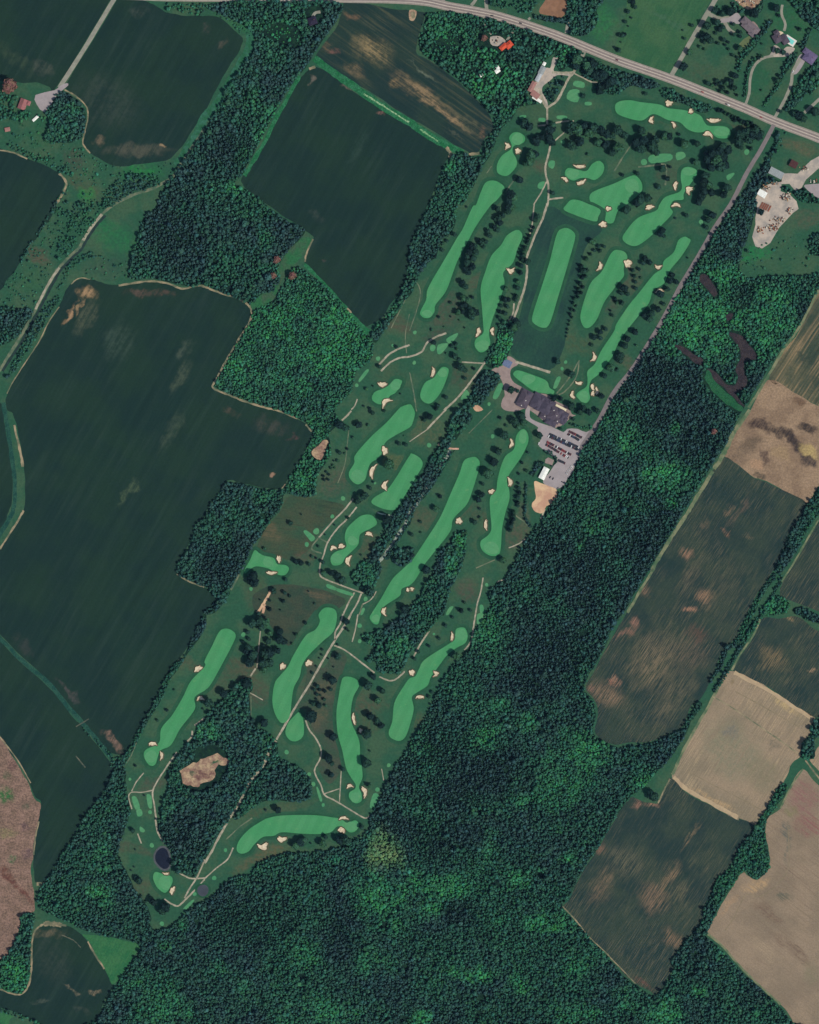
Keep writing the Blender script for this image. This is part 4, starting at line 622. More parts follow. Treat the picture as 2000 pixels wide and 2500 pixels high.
# ------------------------------------------------------------------ woodland scatter
_h = rng.random((257, 257))
def vnoise(x, y, s):
    x = x/s+1000.37; y = y/s+1000.71; xi = np.floor(x).astype(int); yi = np.floor(y).astype(int); fx = x-xi; fy = y-yi
    fx = fx*fx*(3-2*fx); fy = fy*fy*(3-2*fy)
    g_ = lambda a, b: _h[a % 257, b % 257]
    return (g_(xi, yi)*(1-fx)+g_(xi+1, yi)*fx)*(1-fy)+(g_(xi, yi+1)*(1-fx)+g_(xi+1, yi+1)*fx)*fy
def inside(P, x, y):
    r = np.zeros(len(x), bool); n = len(P); j = n-1
    for i in range(n):
        xi, yi = P[i]; xj, yj = P[j]
        if yi != yj: r ^= ((yi > y) != (yj > y)) & (x < (xj-xi)*(y-yi)/(yj-yi)+xi)
        j = i
    return r
BRIGHT = [(3,1,650,950,360,300,.95),(3,1,420,650,170,280,.75),(3,1,900,600,200,150,.75),(3,1,1300,900,300,240,.8),(3,1,850,1250,200,150,.7),(3,1,1000,980,80,60,.9),(3,1,1250,1180,120,120,.6),(3,1,250,1200,80,60,.6),
 (3,2,450,560,220,150,.9),(3,2,90,300,110,260,.6),(3,2,520,160,50,70,.9),(3,2,300,430,110,80,.7),(3,2,480,780,60,60,.7),(3,2,60,1290,90,60,.5),(2,2,1620,60,90,160,.5),(2,2,1420,1120,60,110,.8),(2,2,1560,1000,110,70,.8),(2,2,1300,700,30,30,.8),
 (2,3,700,180,150,160,.7),(2,3,620,1070,160,110,.8),(2,3,780,770,90,60,.6),(2,3,980,900,80,70,.7),(2,3,1430,1200,260,220,.65),(2,3,1250,1450,200,160,.55),(2,3,920,1570,110,60,.8),(2,3,60,1150,120,80,.5),(2,3,600,1640,90,50,.5),(2,3,870,470,60,30,.5),
 (2,4,300,590,260,90,.75),(2,4,170,760,110,90,.7),(2,4,940,520,140,90,.9),(2,4,1160,870,190,60,.85),(2,4,780,850,60,50,1),(2,4,600,1310,130,60,1),(2,4,1430,1640,190,100,.75),(2,4,1080,430,60,50,.9),(2,4,1330,330,60,40,.8),(2,4,100,1680,80,60,1),(2,4,920,1380,90,70,.8),(2,4,1250,100,60,60,.6),(2,4,1380,1250,130,90,.5),(2,4,30,560,60,130,.9),(2,4,700,200,90,160,.4),(2,4,350,1280,60,40,.8),
 (1,4,1520,260,150,170,.95),(1,4,1450,640,260,220,.75),(1,4,1650,600,110,110,.8),(1,4,850,1130,120,100,.55),(1,4,950,1660,290,110,.7),(1,4,1090,340,70,40,.9),(1,4,100,1250,110,80,.5),(1,4,330,1450,70,110,.55),(1,4,1600,870,60,130,.6),(1,4,900,870,60,50,.3),(1,4,1400,1200,200,110,.4),
 (0,4,830,620,110,80,.85),(0,4,880,280,90,130,.6),(0,4,1380,1560,230,160,.5),(0,4,1530,890,50,50,.8),(0,4,1400,1070,60,50,.7),(0,4,1100,1390,90,50,.6),(0,4,1280,1650,90,60,.6),(0,4,130,1300,110,130,.8),
 (3,3,270,1390,140,90,.7),(3,4,400,1640,150,130,.75),(3,4,720,1440,70,60,.6),(3,4,1210,1640,60,50,.6),(3,4,100,1500,140,110,.6),(3,4,860,1130,90,60,.5),
 (1,1,950,950,330,180,.45),(1,1,1000,1300,260,190,.55),(1,1,560,1000,220,160,.5),(1,1,700,1450,330,150,.35),(1,1,600,550,130,60,.6),(1,1,520,280,60,90,.6),(1,1,230,1350,60,80,.6),(1,1,1500,880,130,60,.6),
 (1,0,600,950,70,90,.9),(1,0,480,1140,60,110,.7),(1,0,760,640,60,50,.7),(1,0,340,1330,60,90,.7),(1,0,260,1580,90,60,.7),(1,0,700,260,130,90,.7),(1,0,350,220,110,40,.7),(1,0,420,850,60,110,.4),
 (2,0,300,220,160,130,.6),(2,0,620,740,160,110,.65),(2,0,800,660,110,110,.55),(2,0,600,450,170,60,.5),(2,0,1340,450,70,70,.6),(2,0,350,1400,50,50,.6),(2,0,100,500,80,50,.6),(2,1,20,550,70,70,.5),(2,1,810,1170,70,120,1),(2,1,740,1330,70,60,1),(1,2,830,600,90,60,.5),(1,2,1340,1400,110,90,.6),(1,2,480,740,110,60,.4),(2,2,420,1130,50,90,.9),(2,2,330,1290,60,110,.8),(1,3,1620,260,110,90,.45),(1,3,60,1000,90,60,.9),(1,3,560,1030,50,40,.5),
 (0,1,1180,420,60,110,.6),(0,1,1230,570,110,50,.7),(0,0,620,880,60,60,.5),(3,0,840,1320,60,60,.5),(3,0,720,890,60,40,.3),(2,0,430,600,70,40,.3),(0,3,1690,1010,60,60,.9),(3,2,1330,1640,110,80,.5),(2,2,420,170,60,60,.4),(1,2,330,930,150,110,.25)]
CONIF = [(3,1,330,1450,340,230),(3,1,1100,760,110,130),(3,1,1250,300,150,300),(3,1,1600,950,70,200),(3,2,280,1100,330,330),(3,2,300,80,200,90),(3,2,700,280,160,200),(2,2,1500,1350,300,330),(2,2,1150,1150,160,160),(2,3,1250,300,380,330),(2,3,300,1150,330,200),(2,3,350,1500,330,160),(2,3,650,1300,260,200),(2,4,250,180,280,190),(2,4,400,800,130,110),(1,4,350,850,330,230),(1,4,1150,900,130,260),(1,4,1600,80,120,80),(2,3,1050,560,200,160),(0,1,1450,250,260,330),(1,2,180,1250,200,180),(0,4,1500,150,200,160),(1,3,600,1450,220,110),(1,0,200,1250,200,230),(0,0,540,900,110,130)]
YELLOW = [(1,4,1530,260,130,150)]
def ell(lst, x, y):
    a = np.zeros(len(x))
    for t in lst:
        cx, cy = pt(*t[:4]); k = t[6] if len(t) > 6 else 1.0
        d = np.hypot((x-cx)/L(t[4]), (y-cy)/L(t[5]))+(vnoise(x, y, 22)-.5)*.9
        a = np.maximum(a, np.clip((1.5-d)/1.2, 0, 1)*k)
    return a
D_, M2_, B_C, Y_C = (np.array(c[:3]) for c in (C(47, 76, 76), C(46, 93, 74), C(51, 120, 78), C(104, 128, 86)))
def wood(P, label, sp=5.6, r0=3.5, bright=0.0, dens=1.0, floor=True, hs=1.0, holes=(), conif=True, name='woodland', hmax=None, group=None):
    sp *= .73; r0 *= .70
    Q = smooth_closed(P, 3); xs = [p_[0] for p_ in Q]; ys = [p_[1] for p_ in Q]
    x0, x1, y0, y1 = max(min(xs), -840), min(max(xs), 840), max(min(ys), -1030), min(max(ys), 1030)
    nx, ny = int((x1-x0)/sp)+1, int((y1-y0)/sp)+1
    X, Y = np.meshgrid(x0+np.arange(nx)*sp, y0+np.arange(ny)*sp); X = X.ravel().astype(float); Y = Y.ravel().astype(float)
    X += rng.uniform(-.48, .48, len(X))*sp; Y += rng.uniform(-.48, .48, len(X))*sp
    k = inside(Q, X, Y); X, Y = X[k], Y[k]
    gap = vnoise(X, Y, 19)*.6+vnoise(X+77, Y, 8)*.4
    k = (gap > .17)&(rng.random(len(X)) < dens); X, Y = X[k], Y[k]
    for H in holes:
        k = ~inside(smooth_closed(H, 3), X, Y); X, Y = X[k], Y[k]
    br = np.clip(ell(BRIGHT, X, Y)*1.0+bright+(vnoise(X+900, Y, 75)-.55)*.35, 0, 1); cf = ell(CONIF, X, Y) if conif else np.zeros(len(X))
    mid = np.clip(.57+(vnoise(X, Y, 55)-.5)*1.3+(vnoise(X, Y, 17)-.5)*.8-cf*.55, 0, 1)
    col = D_+(M2_-D_)*mid[:, None]; bb = np.clip(br*(1.0+(vnoise(X+300, Y, 14)-.5)*1.3)-cf*.25, 0, 1)
    col = col+(B_C-col)*bb[:, None]; ye = ell(YELLOW, X, Y)*.8; col = col+(Y_C-col)*ye[:, None]
    col = col*np.exp(rng.normal(0, .19, len(X)))[:, None]
    col *= np.stack([np.exp(rng.normal(0, .10, len(X))), np.ones(len(X)), np.exp(rng.normal(0, .08, len(X)))], 1)
    isc = rng.random(len(X)) < np.clip(cf*.9, .06, .8)
    r = r0*np.exp(rng.normal(0, .24, len(X)))*np.where(rng.random(len(X)) < .04, 1.4, 1.0)*(1+.04*bb)*np.where(isc, .76, 1.0)
    h = np.where(isc, r*rng.uniform(1.25, 1.8, len(X)), r*rng.uniform(1.0, 1.85, len(X))*(1-.5*bb))*hs*.9
    h = np.maximum(h, r*.55)
    n = len(X); me = bpy.data.meshes.new(name); me.vertices.add(n)
    me.vertices.foreach_set('co', np.stack([X, Y, np.full(n, -.05)], 1).ravel().astype(np.float32))
    a = me.attributes.new('tint', 'FLOAT_COLOR', 'POINT'); a.data.foreach_set('color', np.concatenate([col, np.ones((n, 1))], 1).ravel().astype(np.float32))
    a = me.attributes.new('model', 'INT', 'POINT'); a.data.foreach_set('value', np.where(isc, 6+rng.integers(0, 4, n), rng.integers(0, 6, n)).astype(np.int32))
    a = me.attributes.new('turn', 'FLOAT_VECTOR', 'POINT'); a.data.foreach_set('vector', np.stack([rng.normal(0, .05, n), rng.normal(0, .05, n), rng.uniform(0, 6.28, n)], 1).ravel().astype(np.float32))
    a = me.attributes.new('size', 'FLOAT_VECTOR', 'POINT'); a.data.foreach_set('vector', np.stack([r, r*rng.uniform(.85, 1.15, n), h], 1).ravel().astype(np.float32))
    o = link(name, me); md = o.modifiers.new('trees', 'NODES'); md.node_group = ng
    tag(o, label, 'trees', group, 'stuff')
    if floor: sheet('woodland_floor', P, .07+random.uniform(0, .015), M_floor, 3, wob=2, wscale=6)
    return n
tot = 0
W1 = T(1,0,'20 60 250 10 600 10 1130 20 1120 150 1040 280 950 400 870 545 800 620 650 840 560 1010 430 1260 330 1450 250 1540 340 1600 500 1700')+T(1,1,'600 80 760 170 850 210 780 310 620 500 640 650 560 740 480 760 380 830 250 780 100 720 0 680')+T(0,1,'1600 690 1300 620 1100 620 1100 450 1170 250 1200 130 1300 30')+T(0,0,'1400 1560 1480 1440 1560 1330 1660 1200 1725 1100')+T(1,0,'100 930 200 730 320 540 410 410 420 290 300 200 100 100')
tot += wood(W1, 'dense dark wood running from the highway down between the dark crop fields', 5.4, 3.4, holes=[T(1,0,'480 270 600 190 800 250 820 400 680 380 560 330'), T(1,0,'870 60 1000 60 990 200 860 220')])
W2 = T(1,1,'420 890 550 830 640 720 700 600 760 520 850 560 1000 670 1180 860 1350 1080 1400 1120 1420 1200 1390 1320 1280 1400 1240 1560 1160 1650 1100 1725')+T(1,2,'1130 100 1040 210 1050 260 1060 380 960 540 930 700 850 730 690 690 720 570 800 440 870 310 910 220 900 150 780 70')+T(1,1,'520 1700 350 1650 200 1590 90 1530 100 1480 200 1300 300 1120 380 1000')
tot += wood(W2, 'bright green leafy wood beside the golf course with a sandy pit at its lower edge', 4.8, 2.8, .38, holes=[T(1,2,'890 350 960 290 1000 250 1050 260 1030 330 1010 410 970 435 910 415')])
W2B = T(1,2,'690 690 850 730 930 700 860 740 680 710 640 830 560 930 480 1050 400 1160 350 1290 290 1380 200 1530 110 1610 80 1560 0 1480')+T(0,2,'1725 1490 1600 1440 1500 1390 1490 1330 1540 1240 1620 1120 1640 1000 1700 940')+T(1,2,'0 920 40 820 100 740 190 615 300 635 440 660 560 680')
tot += wood(W2B, 'dark conifer wood wedged between the big crop field and the golf course', 5.0, 3.2)
W3 = T(2,0,'170 100 600 140 900 215 1100 300 1430 420 1440 500 1340 560 1250 590 1220 450 1150 510 1090 560 1000 740 1010 830 1090 870 920 900 870 960 720 980 680 950 500 760 400 660 220 530 120 450 80 360 130 200')
tot += wood(W3, 'mixed wood with small clearings south of the highway around the red roofed house', 6.4, 3.6, .15, .86, holes=[K_('60 120 260 150 520 180 620 300 560 400 380 420 80 330'), K_('320 690 440 690 420 800 330 800'), T(2,0,'250 330 420 330 420 450 250 440')])
W3B = T(2,0,'720 990 870 960 900 900 860 1000 760 1110 690 1280 620 1400 540 1560 450 1725')+T(2,1,'400 0 370 200 280 290 220 430 130 520 60 650 0 760')+T(1,1,'1650 860 1500 1080 1440 1160 1390 1110 1450 1020 1560 900 1640 750 1700 600 1725 400')+T(2,1,'20 330 100 150 160 20')+T(2,0,'190 1680 270 1480 330 1360 400 1290 560 1330 620 1290 640 1180 720 1090')
tot += wood(W3B, 'dark belt of trees between the crop field and the long straight fairway', 5.2, 3.3)
W4 = (T(3,0,'1380 1090 1350 1200 1290 1310 1200 1460 1100 1610 1010 1725')+T(3,1,'990 30 880 190 760 390 600 660 480 850 350 1105 250 1240 100 1480 0 1630')+T(2,2,'1640 60 1560 200 1480 300 1420 410 1360 570 1290 660 1200 780 1120 920 1040 1010 980 1090 900 1250 840 1360 790 1450 700 1490 670 1580 690 1650 640 1725')+T(2,3,'620 60 550 110 530 240 480 320 390 400 330 480 250 610 190 750 110 910 0 1070')+T(1,3,'1725 1090 1620 1250 1540 1390 1490 1510 1430 1640 1380 1720')+
 T(1,4,'1390 60 1350 120 1200 210 1080 250 960 270 850 280 700 280 560 320 430 380 390 450 240 490 130 570 60 650 0 690')+T(0,4,'1660 710 1550 810 1470 880 1410 920 1300 930 1260 880 1270 820 1220 700 1140 600 1080 470 1030 370 1000 250 1050 100 1080 0')+T(0,3,'1100 1650 1075 1540 1060 1400 1050 1290 950 1330 930 1400 840 1550 740 1670')+T(0,4,'700 10 640 130 520 300 430 460 370 540 320 650 350 760 550 850 700 930 900 980 1050 1010 1190 1060 1130 1180 1060 1280 960 1430 890 1560 830 1690 800 1950')+
 T(3,4,'1600 1950 1480 1700 1390 1580 1200 1400 1040 1250 900 1100 770 990 720 980 680 970 590 1030 480 1200 505 1270 445 1360 340 1490 180 1400 60 1300 0 1220')+T(2,4,'1640 1130 1400 870 1280 740 1340 670 1390 560 1470 400 1590 240 1650 120 1725 0')+T(3,3,'90 1590 160 1520 280 1420 340 1350 480 1200 580 1040 650 900 740 770 700 740 620 870 560 965 400 1040 300 1085 100 1110 0 1120')+T(2,3,'1620 1065 1545 990 1570 860 1550 730 1465 630 1520 500 1630 300 1715 110')+T(3,2,'90 1690 190 1520 310 1320 440 1110 545 920 685 700 825 460 915 330 985 180 1085 0')+T(3,1,'1130 1650 1250 1450 1390 1240 1550 1020 1640 850 1725 700 1950 300 1950 500 1725 580 1500 595 1300 600 1150 620 1060 560 1070 420 1130 250 1180 80 1195 -20')+T(3,0,'1200 1600 1290 1460 1330 1310 1390 1160'))
MUD_H = [offset(smooth_closed(P, 3), 2.5) for P in MUD]
tot += wood(W4, 'vast mixed forest of dark conifers and bright broadleaf clumps east and south of the golf course', 5.0, 3.15, holes=MUD_H+[T(3,1,'780 1390 900 1530 1070 1690 1050 1760 880 1640 740 1480')])
OTHER = [
 (T(3,1,'1640 260 1725 250 1950 250 1950 430 1725 430 1650 400'), 'small block of dark trees beside the scrap yard meadow', 5.2, 3.4, 0, 1),
 (T(2,0,'1350 -150 1330 100 1280 160 1200 150 1060 130 1040 150 1150 180 1340 210 1345 290 1500 290 1590 160 1570 80 1640 0 1650 -150'), 'dark plantation strip north of the highway by the bare orchard soil', 5.0, 3.4, 0, 1),
 (T(2,0,'680 -100 690 60 780 70 850 60 900 110 1000 120 1060 60 1080 0 1000 -80 850 30'), 'scattered roadside thicket north of the highway opposite the red roofed house', 6, 3.4, .1, .7),
 (T(2,0,'1440 570 1490 490 1600 520 1725 585')+T(3,0,'200 640 385 710 300 750 150 720 60 780 0 800')+T(2,0,'1640 790 1560 740 1600 700 1480 660'), 'dark pine belt screening the golf course entrance from the highway', 4.8, 3.2, 0, 1),
 (T(3,0,'395 765 480 745 560 800 700 850 830 900 800 930 740 950 650 900 560 870 430 835'), 'belt of rounded trees between the top fairway and the highway', 4.8, 3.1, .1, 1),
 (T(2,2,'420 1020 480 1040 470 1110 480 1180 440 1310 400 1400 330 1560 290 1725')+T(2,3,'260 20 160 130 80 240 0 330')+T(1,3,'1700 400 1640 490 1500 500 1450 470 1450 400 1360 390 1430 300 1400 250 1310 190 1380 160 1540 100')+T(2,2,'-60 1720 60 1600 140 1470 220 1310 240 1210 340 1130 370 1050'), 'long wooded island between two fairways in the middle of the course', 5.0, 3.4, .05, 1),
 (T(1,3,'610 1070 630 1200 760 1270 870 1350 900 1520 800 1575 560 1560 450 1600 330 1690 240 1730 290 1640 370 1480 430 1390 510 1280 560 1160'), 'dark wedge of conifers beside the straight cart path', 4.8, 3.2, 0, 1),
 (T(2,1,'760 1000 830 990 920 970 930 1030 870 1100 860 1200 820 1280 770 1360 700 1380 640 1340 680 1220 730 1150'), 'bright green thicket at the corner of the driving range', 4.6, 3.0, .25, 1),
 (T(2,1,'690 1400 760 1440 740 1500 660 1600 600 1680 500 1725')+T(2,2,'530 60 480 130 400 250 330 230 310 160 400 10')+T(2,1,'490 1640 560 1500 620 1420'), 'dark streamside wood below the driving range', 5.2, 3.6, 0, 1),
 (T(2,2,'310 220 360 260 300 400 190 560 90 710 0 820')+T(1,2,'1700 900 1600 1050 1510 1190 1450 1270 1400 1220 1480 1060 1560 930 1700 750')+T(2,2,'0 690 130 510 180 400'), 'row of dark trees along the left bank of the stony stream', 4.8, 3.3, 0, .95),
 (T(2,2,'380 330 330 430 240 580 150 710 60 820')+T(1,2,'1725 960 1640 1100 1560 1240 1520 1260 1540 1200 1640 1060 1715 930')+T(2,2,'50 780 200 560'), 'row of dark trees along the right bank of the stony stream', 4.8, 3.0, 0, .95),
 (T(1,2,'1400 1230 1460 1270 1490 1340 1430 1480 1380 1570 1340 1510 1250 1450 1250 1370'), 'leafy clump where the stony stream ends by the cart paths', 4.8, 3.4, .1, 1),
 (T(1,2,'1600 1200 1700 1160 1760 1180 1725 1290 1640 1320 1590 1280'), 'round dark grove between the stream and the long fairway', 5.2, 3.6, 0, 1),
 (T(0,3,'1725 0 1740 100 1640 250 1540 400 1450 530 1380 680 1260 880 1170 1050 1100 1170 1050 1270 950 1310 1000 1220 1080 1150 1160 990 1240 850 1330 680 1450 440 1540 370 1620 200'), 'narrow dark hedgerow between the big crop field and the golf course', 4.4, 2.8, 0, 1),
 (T(1,2,'-20 1725 60 1650 120 1590 210 1530 170 1620 80 1710'), 'upper end of the hedgerow where the conifer wood meets it', 4.6, 3.0, 0, 1),
 (T(3,2,'1950 480 1725 680 1640 770 1570 900 1500 1000 1440 1140 1400 1240 1350 1350 1400 1380 1460 1300 1560 1150 1640 1000 1725 880 1950 640'), 'thick tree line between the two streaky fields at the right', 4.8, 3.2, 0, 1),
 (T(3,2,'1345 1385 1260 1480 1200 1580 1150 1700')+T(3,3,'1110 30 1050 170 1000 240 930 270 880 420 800 560 820 570 910 430 960 300 1020 270 1080 180 1140 60')+T(3,2,'1180 1720 1240 1590 1290 1500 1370 1400'), 'left hedge of the double hedgerow along the field ditch', 4.2, 2.5, 0, .95),
 (T(3,2,'1400 1400 1340 1530 1260 1680')+T(3,3,'1200 20 1130 120 1050 260 980 380 900 520 830 640 850 650 920 560 1000 410 1080 280 1165 150 1235 40')+T(3,2,'1290 1690 1350 1560 1420 1420'), 'right hedge of the double hedgerow along the field ditch', 4.2, 2.5, .1, .95),
 (T(3,2,'1380 1560 1460 1610 1475 1670 1400 1725 1230 1725 1230 1680 1300 1620'), 'green copse where the double hedgerow meets the field track', 4.8, 3.2, .35, 1),
 (T(3,2,'1500 1690 1560 1660 1640 1690 1725 1740 1900 1790 1900 1900 1725 1800 1600 1760'), 'dark hedge trees along the track by the lower right fields', 4.8, 3.2, 0, .9),
 (T(3,3,'1390 1440 1300 1600 1230 1725')+T(3,4,'1180 80 1100 180 1040 250 1000 370 950 440 860 500 820 610 800 680 750 760 740 860 660 960 770 970 860 780 960 600 1010 550 1060 450 1110 440 1180 500 1230 490 1300 410 1290 250 1270 130 1270 20')+T(3,3,'1360 1630 1440 1500 1450 1440'), 'wavy hedgerow and copse between the streaked field and the swathed grain', 4.6, 3.1, .05, 1),
 (T(3,3,'1725 880 1650 940 1660 1010 1580 1090 1580 1190 1630 1220 1690 1190 1680 1060 1760 1000 1900 940 1900 840'), 'clump of big dark trees at the corner of the ripe grain', 6.5, 4.4, 0, .9),
 (T(0,0,'480 780 560 780 650 840 705 900 725 1000 695 1150 600 1200 400 1200 380 1150 420 1060 390 950 450 860'), 'dark grove beside the farm pad', 5.2, 3.5, 0, 1),
 (T(0,0,'-200 780 130 800 150 830 120 900 160 960 250 930 260 970 200 1030 100 1020 -200 980'), 'trees round the russet roofed farmhouse', 6, 3.6, .15, .85),
 (T(0,0,'80 1240 150 1220 330 1310 480 1350 620 1470 600 1490 420 1400 250 1330'), 'low scrub along the edge of the left field', 5, 2.6, .2, .6),
 (T(0,0,'880 1640 980 1530 1100 1470 1330 1480 1345 1560 1100 1640 900 1760'), 'scrubby trees beside the farm track', 5, 2.8, .1, .75),
 (T(0,1,'440 20 500 0 560 40 700 -30 850 -20 900 30 760 140 640 330 520 470 470 440 500 280 560 130 440 90'), 'broken scrub along the upper farm track', 5, 2.6, .2, .55),
 (T(0,1,'-200 860 60 870 250 880 290 930 220 1010 150 1110 0 1190 -200 1250'), 'dark thicket left of the farm track', 5, 3.0, 0, .9),
 (T(0,1,'520 790 480 770 400 830 330 950 260 1060 160 1250 60 1450 110 1430 200 1300 300 1150 370 1030 430 920'), 'hedge between the farm track and the big crop field', 4.6, 2.7, .05, .85),
 (T(0,1,'300 260 360 200 450 60 490 -10 460 -20 400 110 290 280 180 440 200 480'), 'thin hedge along the left field edge', 4.6, 2.6, 0, .8),
 (T(0,1,'600 480 720 420 800 400 940 470 980 500 960 520 850 440 740 460 640 520 550 640 500 720 490 690'), 'thin line of bushes beside the small stream', 4.6, 2.4, .1, .6),
 (T(0,4,'190 800 290 790 290 870 265 950 255 1300 225 1420 150 1470 0 1420 -200 1400 -200 1250 20 1170 110 1060 170 930'), 'leafy wedge of trees beside the dry scrubland', 5, 3.3, .15, 1),
 (T(0,4,'0 1590 130 1620 300 1700 420 1760 410 1780 240 1710 100 1650 0 1620'), 'thin hedge at the foot of the bottom left field', 4.6, 2.4, .1, .6),
 (T(0,3,'690 930 760 1000 880 1110 980 1200 1040 1220 960 1310 900 1190 800 1080 740 1020'), 'scrub in the point where the field ditches meet', 5, 2.6, .25, .55),
 (T(0,0,'1390 20 1450 40 1560 40 1725 30 1725 130 1640 130 1560 110 1420 90'), 'roadside bushes at the top of the dark field', 5, 2.8, .15, .6),
 (T(3,0,'1300 180 1330 190 1260 290 1160 420 1080 520 1060 600 1030 590 1030 510 1100 400 1200 300'), 'diagonal dark hedge between two houses north of the highway', 4.6, 2.8, 0, 1),
 (T(3,0,'1230 480 1170 530 1130 620 1120 720 1110 800 1080 810 1100 680 1110 590 1150 510 1220 460'), 'hedge curving along the pale drive', 4.2, 2.3, .05, .95),
 (T(3,0,'1430 520 1480 470 1540 440 1520 520 1440 620 1400 700 1340 800 1270 890 1250 880 1330 760 1390 640'), 'dark hedge beside the long straight drive', 4.4, 2.6, 0, .95),
 (T(3,0,'1650 560 1720 500 1950 380 1950 650 1700 650 1650 740 1570 850 1500 910 1460 950 1440 920 1500 780 1560 680'), 'wood strip right of the purple roofed house', 5, 3.4, .1, 1),
 (T(3,0,'1450 -100 1480 30 1540 80 1570 140 1640 190 1725 260 1950 300 1950 -100'), 'dark wood at the top right corner behind the houses', 5, 3.5, -.1, 1),
 (T(3,0,'1660 640 1725 560 1900 500 1900 700 1725 720 1640 800'), 'bright leafy trees beyond the purple roofed house', 5, 3.2, .5, .9),
 (T(3,0,'990 30 1060 60 1130 90 1220 60 1240 -60 1260 -60 1230 110 1150 90 1040 110 1000 70'), 'trees round the timber yard north of the houses', 5, 3.0, .1, .9),
 (T(3,0,'1600 400 1640 300 1660 260 1640 250 1590 330 1560 390'), 'thin garden hedge by the pool house', 4.2, 2.2, .1, .9),
 (T(3,0,'870 60 960 60 1000 90 960 130 880 120'), 'small lush orchard by the paved turning circle', 5, 2.6, .4, .8),
 (Y_('1000 560 850 560')+[] if False else Y_('560 740 700 800 780 860 560 870 480 930 420 960 360 1040 300 1160 320 1300 240 1500 200 1700 150 1600 260 1200 400 900'), 'tree fringe on the left side of the scrap yard', 4.6, 2.8, .1, .9),
 (Y_('800 920 900 930 1050 1030 1180 960 1240 980 1350 1080 1487 1190 1600 1250 1487 1240 1250 1230 1120 1180 1020 1060 860 1010'), 'hedge between the scrap yard and the neighbouring yard', 4.6, 2.7, .15, .9),
 (K_('1140 1000 1260 900 1320 830 1450 830 1450 900 1380 1080 1250 1230 1180 1240 1110 1120'), 'planted oval inside the gravel loop', 5.4, 2.8, .05, .45),
 (B_('440 720 520 740 590 760 560 820 480 900 400 980 340 1060 320 980 400 850'), 'trees hard against the white shed', 4.4, 2.9, 0, 1),
 (B_('560 510 700 530 820 600 870 660 860 760 780 880 740 860 820 720 760 640 620 580'), 'hedge planting between the parking lot and the white shed', 4.2, 2.2, .1, .9),
 (B_('1130 -60 1300 -20 1420 20 1560 -20 1600 60 1500 100 1380 40 1200 20'), 'shrub border between the clubhouse and the parking lot', 4.2, 2.3, .15, .8),
]
W7 = T(1,3,'300 550 390 540 400 640 370 680 390 860 430 940 520 990 600 1060 560 1150 500 1260 420 1370 350 1460 270 1600 210 1725')+T(1,4,'120 120 40 250 0 330')+T(0,4,'1690 380 1650 480 1560 460 1490 430 1450 280 1380 200 1340 100 1330 0')+T(0,3,'1345 1725 1370 1600 1420 1460 1410 1350 1510 1180 1570 1095 1630 1060 1650 960 1725 890')+T(1,3,'60 790 150 720 200 650 290 580')
tot += wood(W7, 'dark wood inside the course round the open sand pit', 4.9, 3.4, holes=[T(0,3,'1650 1130 1725 1120')+T(1,3,'60 1090 140 1120 200 1190 195 1290 130 1400 0 1490')+T(0,3,'1600 1480 1520 1400 1520 1310 1630 1220')])
for P, lb, sp, r0, br, dn in OTHER: tot += wood(P, lb, sp, r0, br, dn, conif=False, floor=dn > .85)
# open scrub dotted through the rough meadows
SCR = [(T(0,0,'260 960 380 960 420 1200 700 1210 780 1320 1000 1410 1400 1370 1480 1420 1300 1560 900 1700 480 1725 560 1560 500 1450 100 1220 40 1060'), 'loose scrub bushes dotted over the upper left meadow', .11), (T(0,1,'440 100 850 0 660 350 420 620 200 1020 0 1180 0 760 180 500'), 'loose scrub bushes dotted beside the farm track', .14), (T(1,0,'480 270 600 190 800 250 820 400 680 380 560 330'), 'loose bushes in the clearing of the dark wood', .2), (T(1,0,'20 60 300 20 420 270 330 300 200 190'), 'loose bushes at the highway corner of the dark wood', .3), (T(3,1,'1060 560 1130 330 1300 320 1640 250 1640 560 1300 600'), 'loose bushes on the wet meadow below the scrap yard', .06), (T(0,1,'700 460 1000 480 1100 420 1100 620 850 620 600 620'), 'loose bushes above the big crop field', .07), (T(3,0,'1300 1300 1400 1100 1460 1150 1350 1330'), 'bushes along the fence of the roadside meadow', .25), (T(2,0,'170 110 600 150 620 240 400 460 150 450 100 350'), 'loose bushes on the rough ground below the highway', .35)]
for P, lb, dn in SCR: tot += wood(P, lb, 4.6, 2.3, .3, dn, floor=False, conif=False, name='scrub', hs=.8)

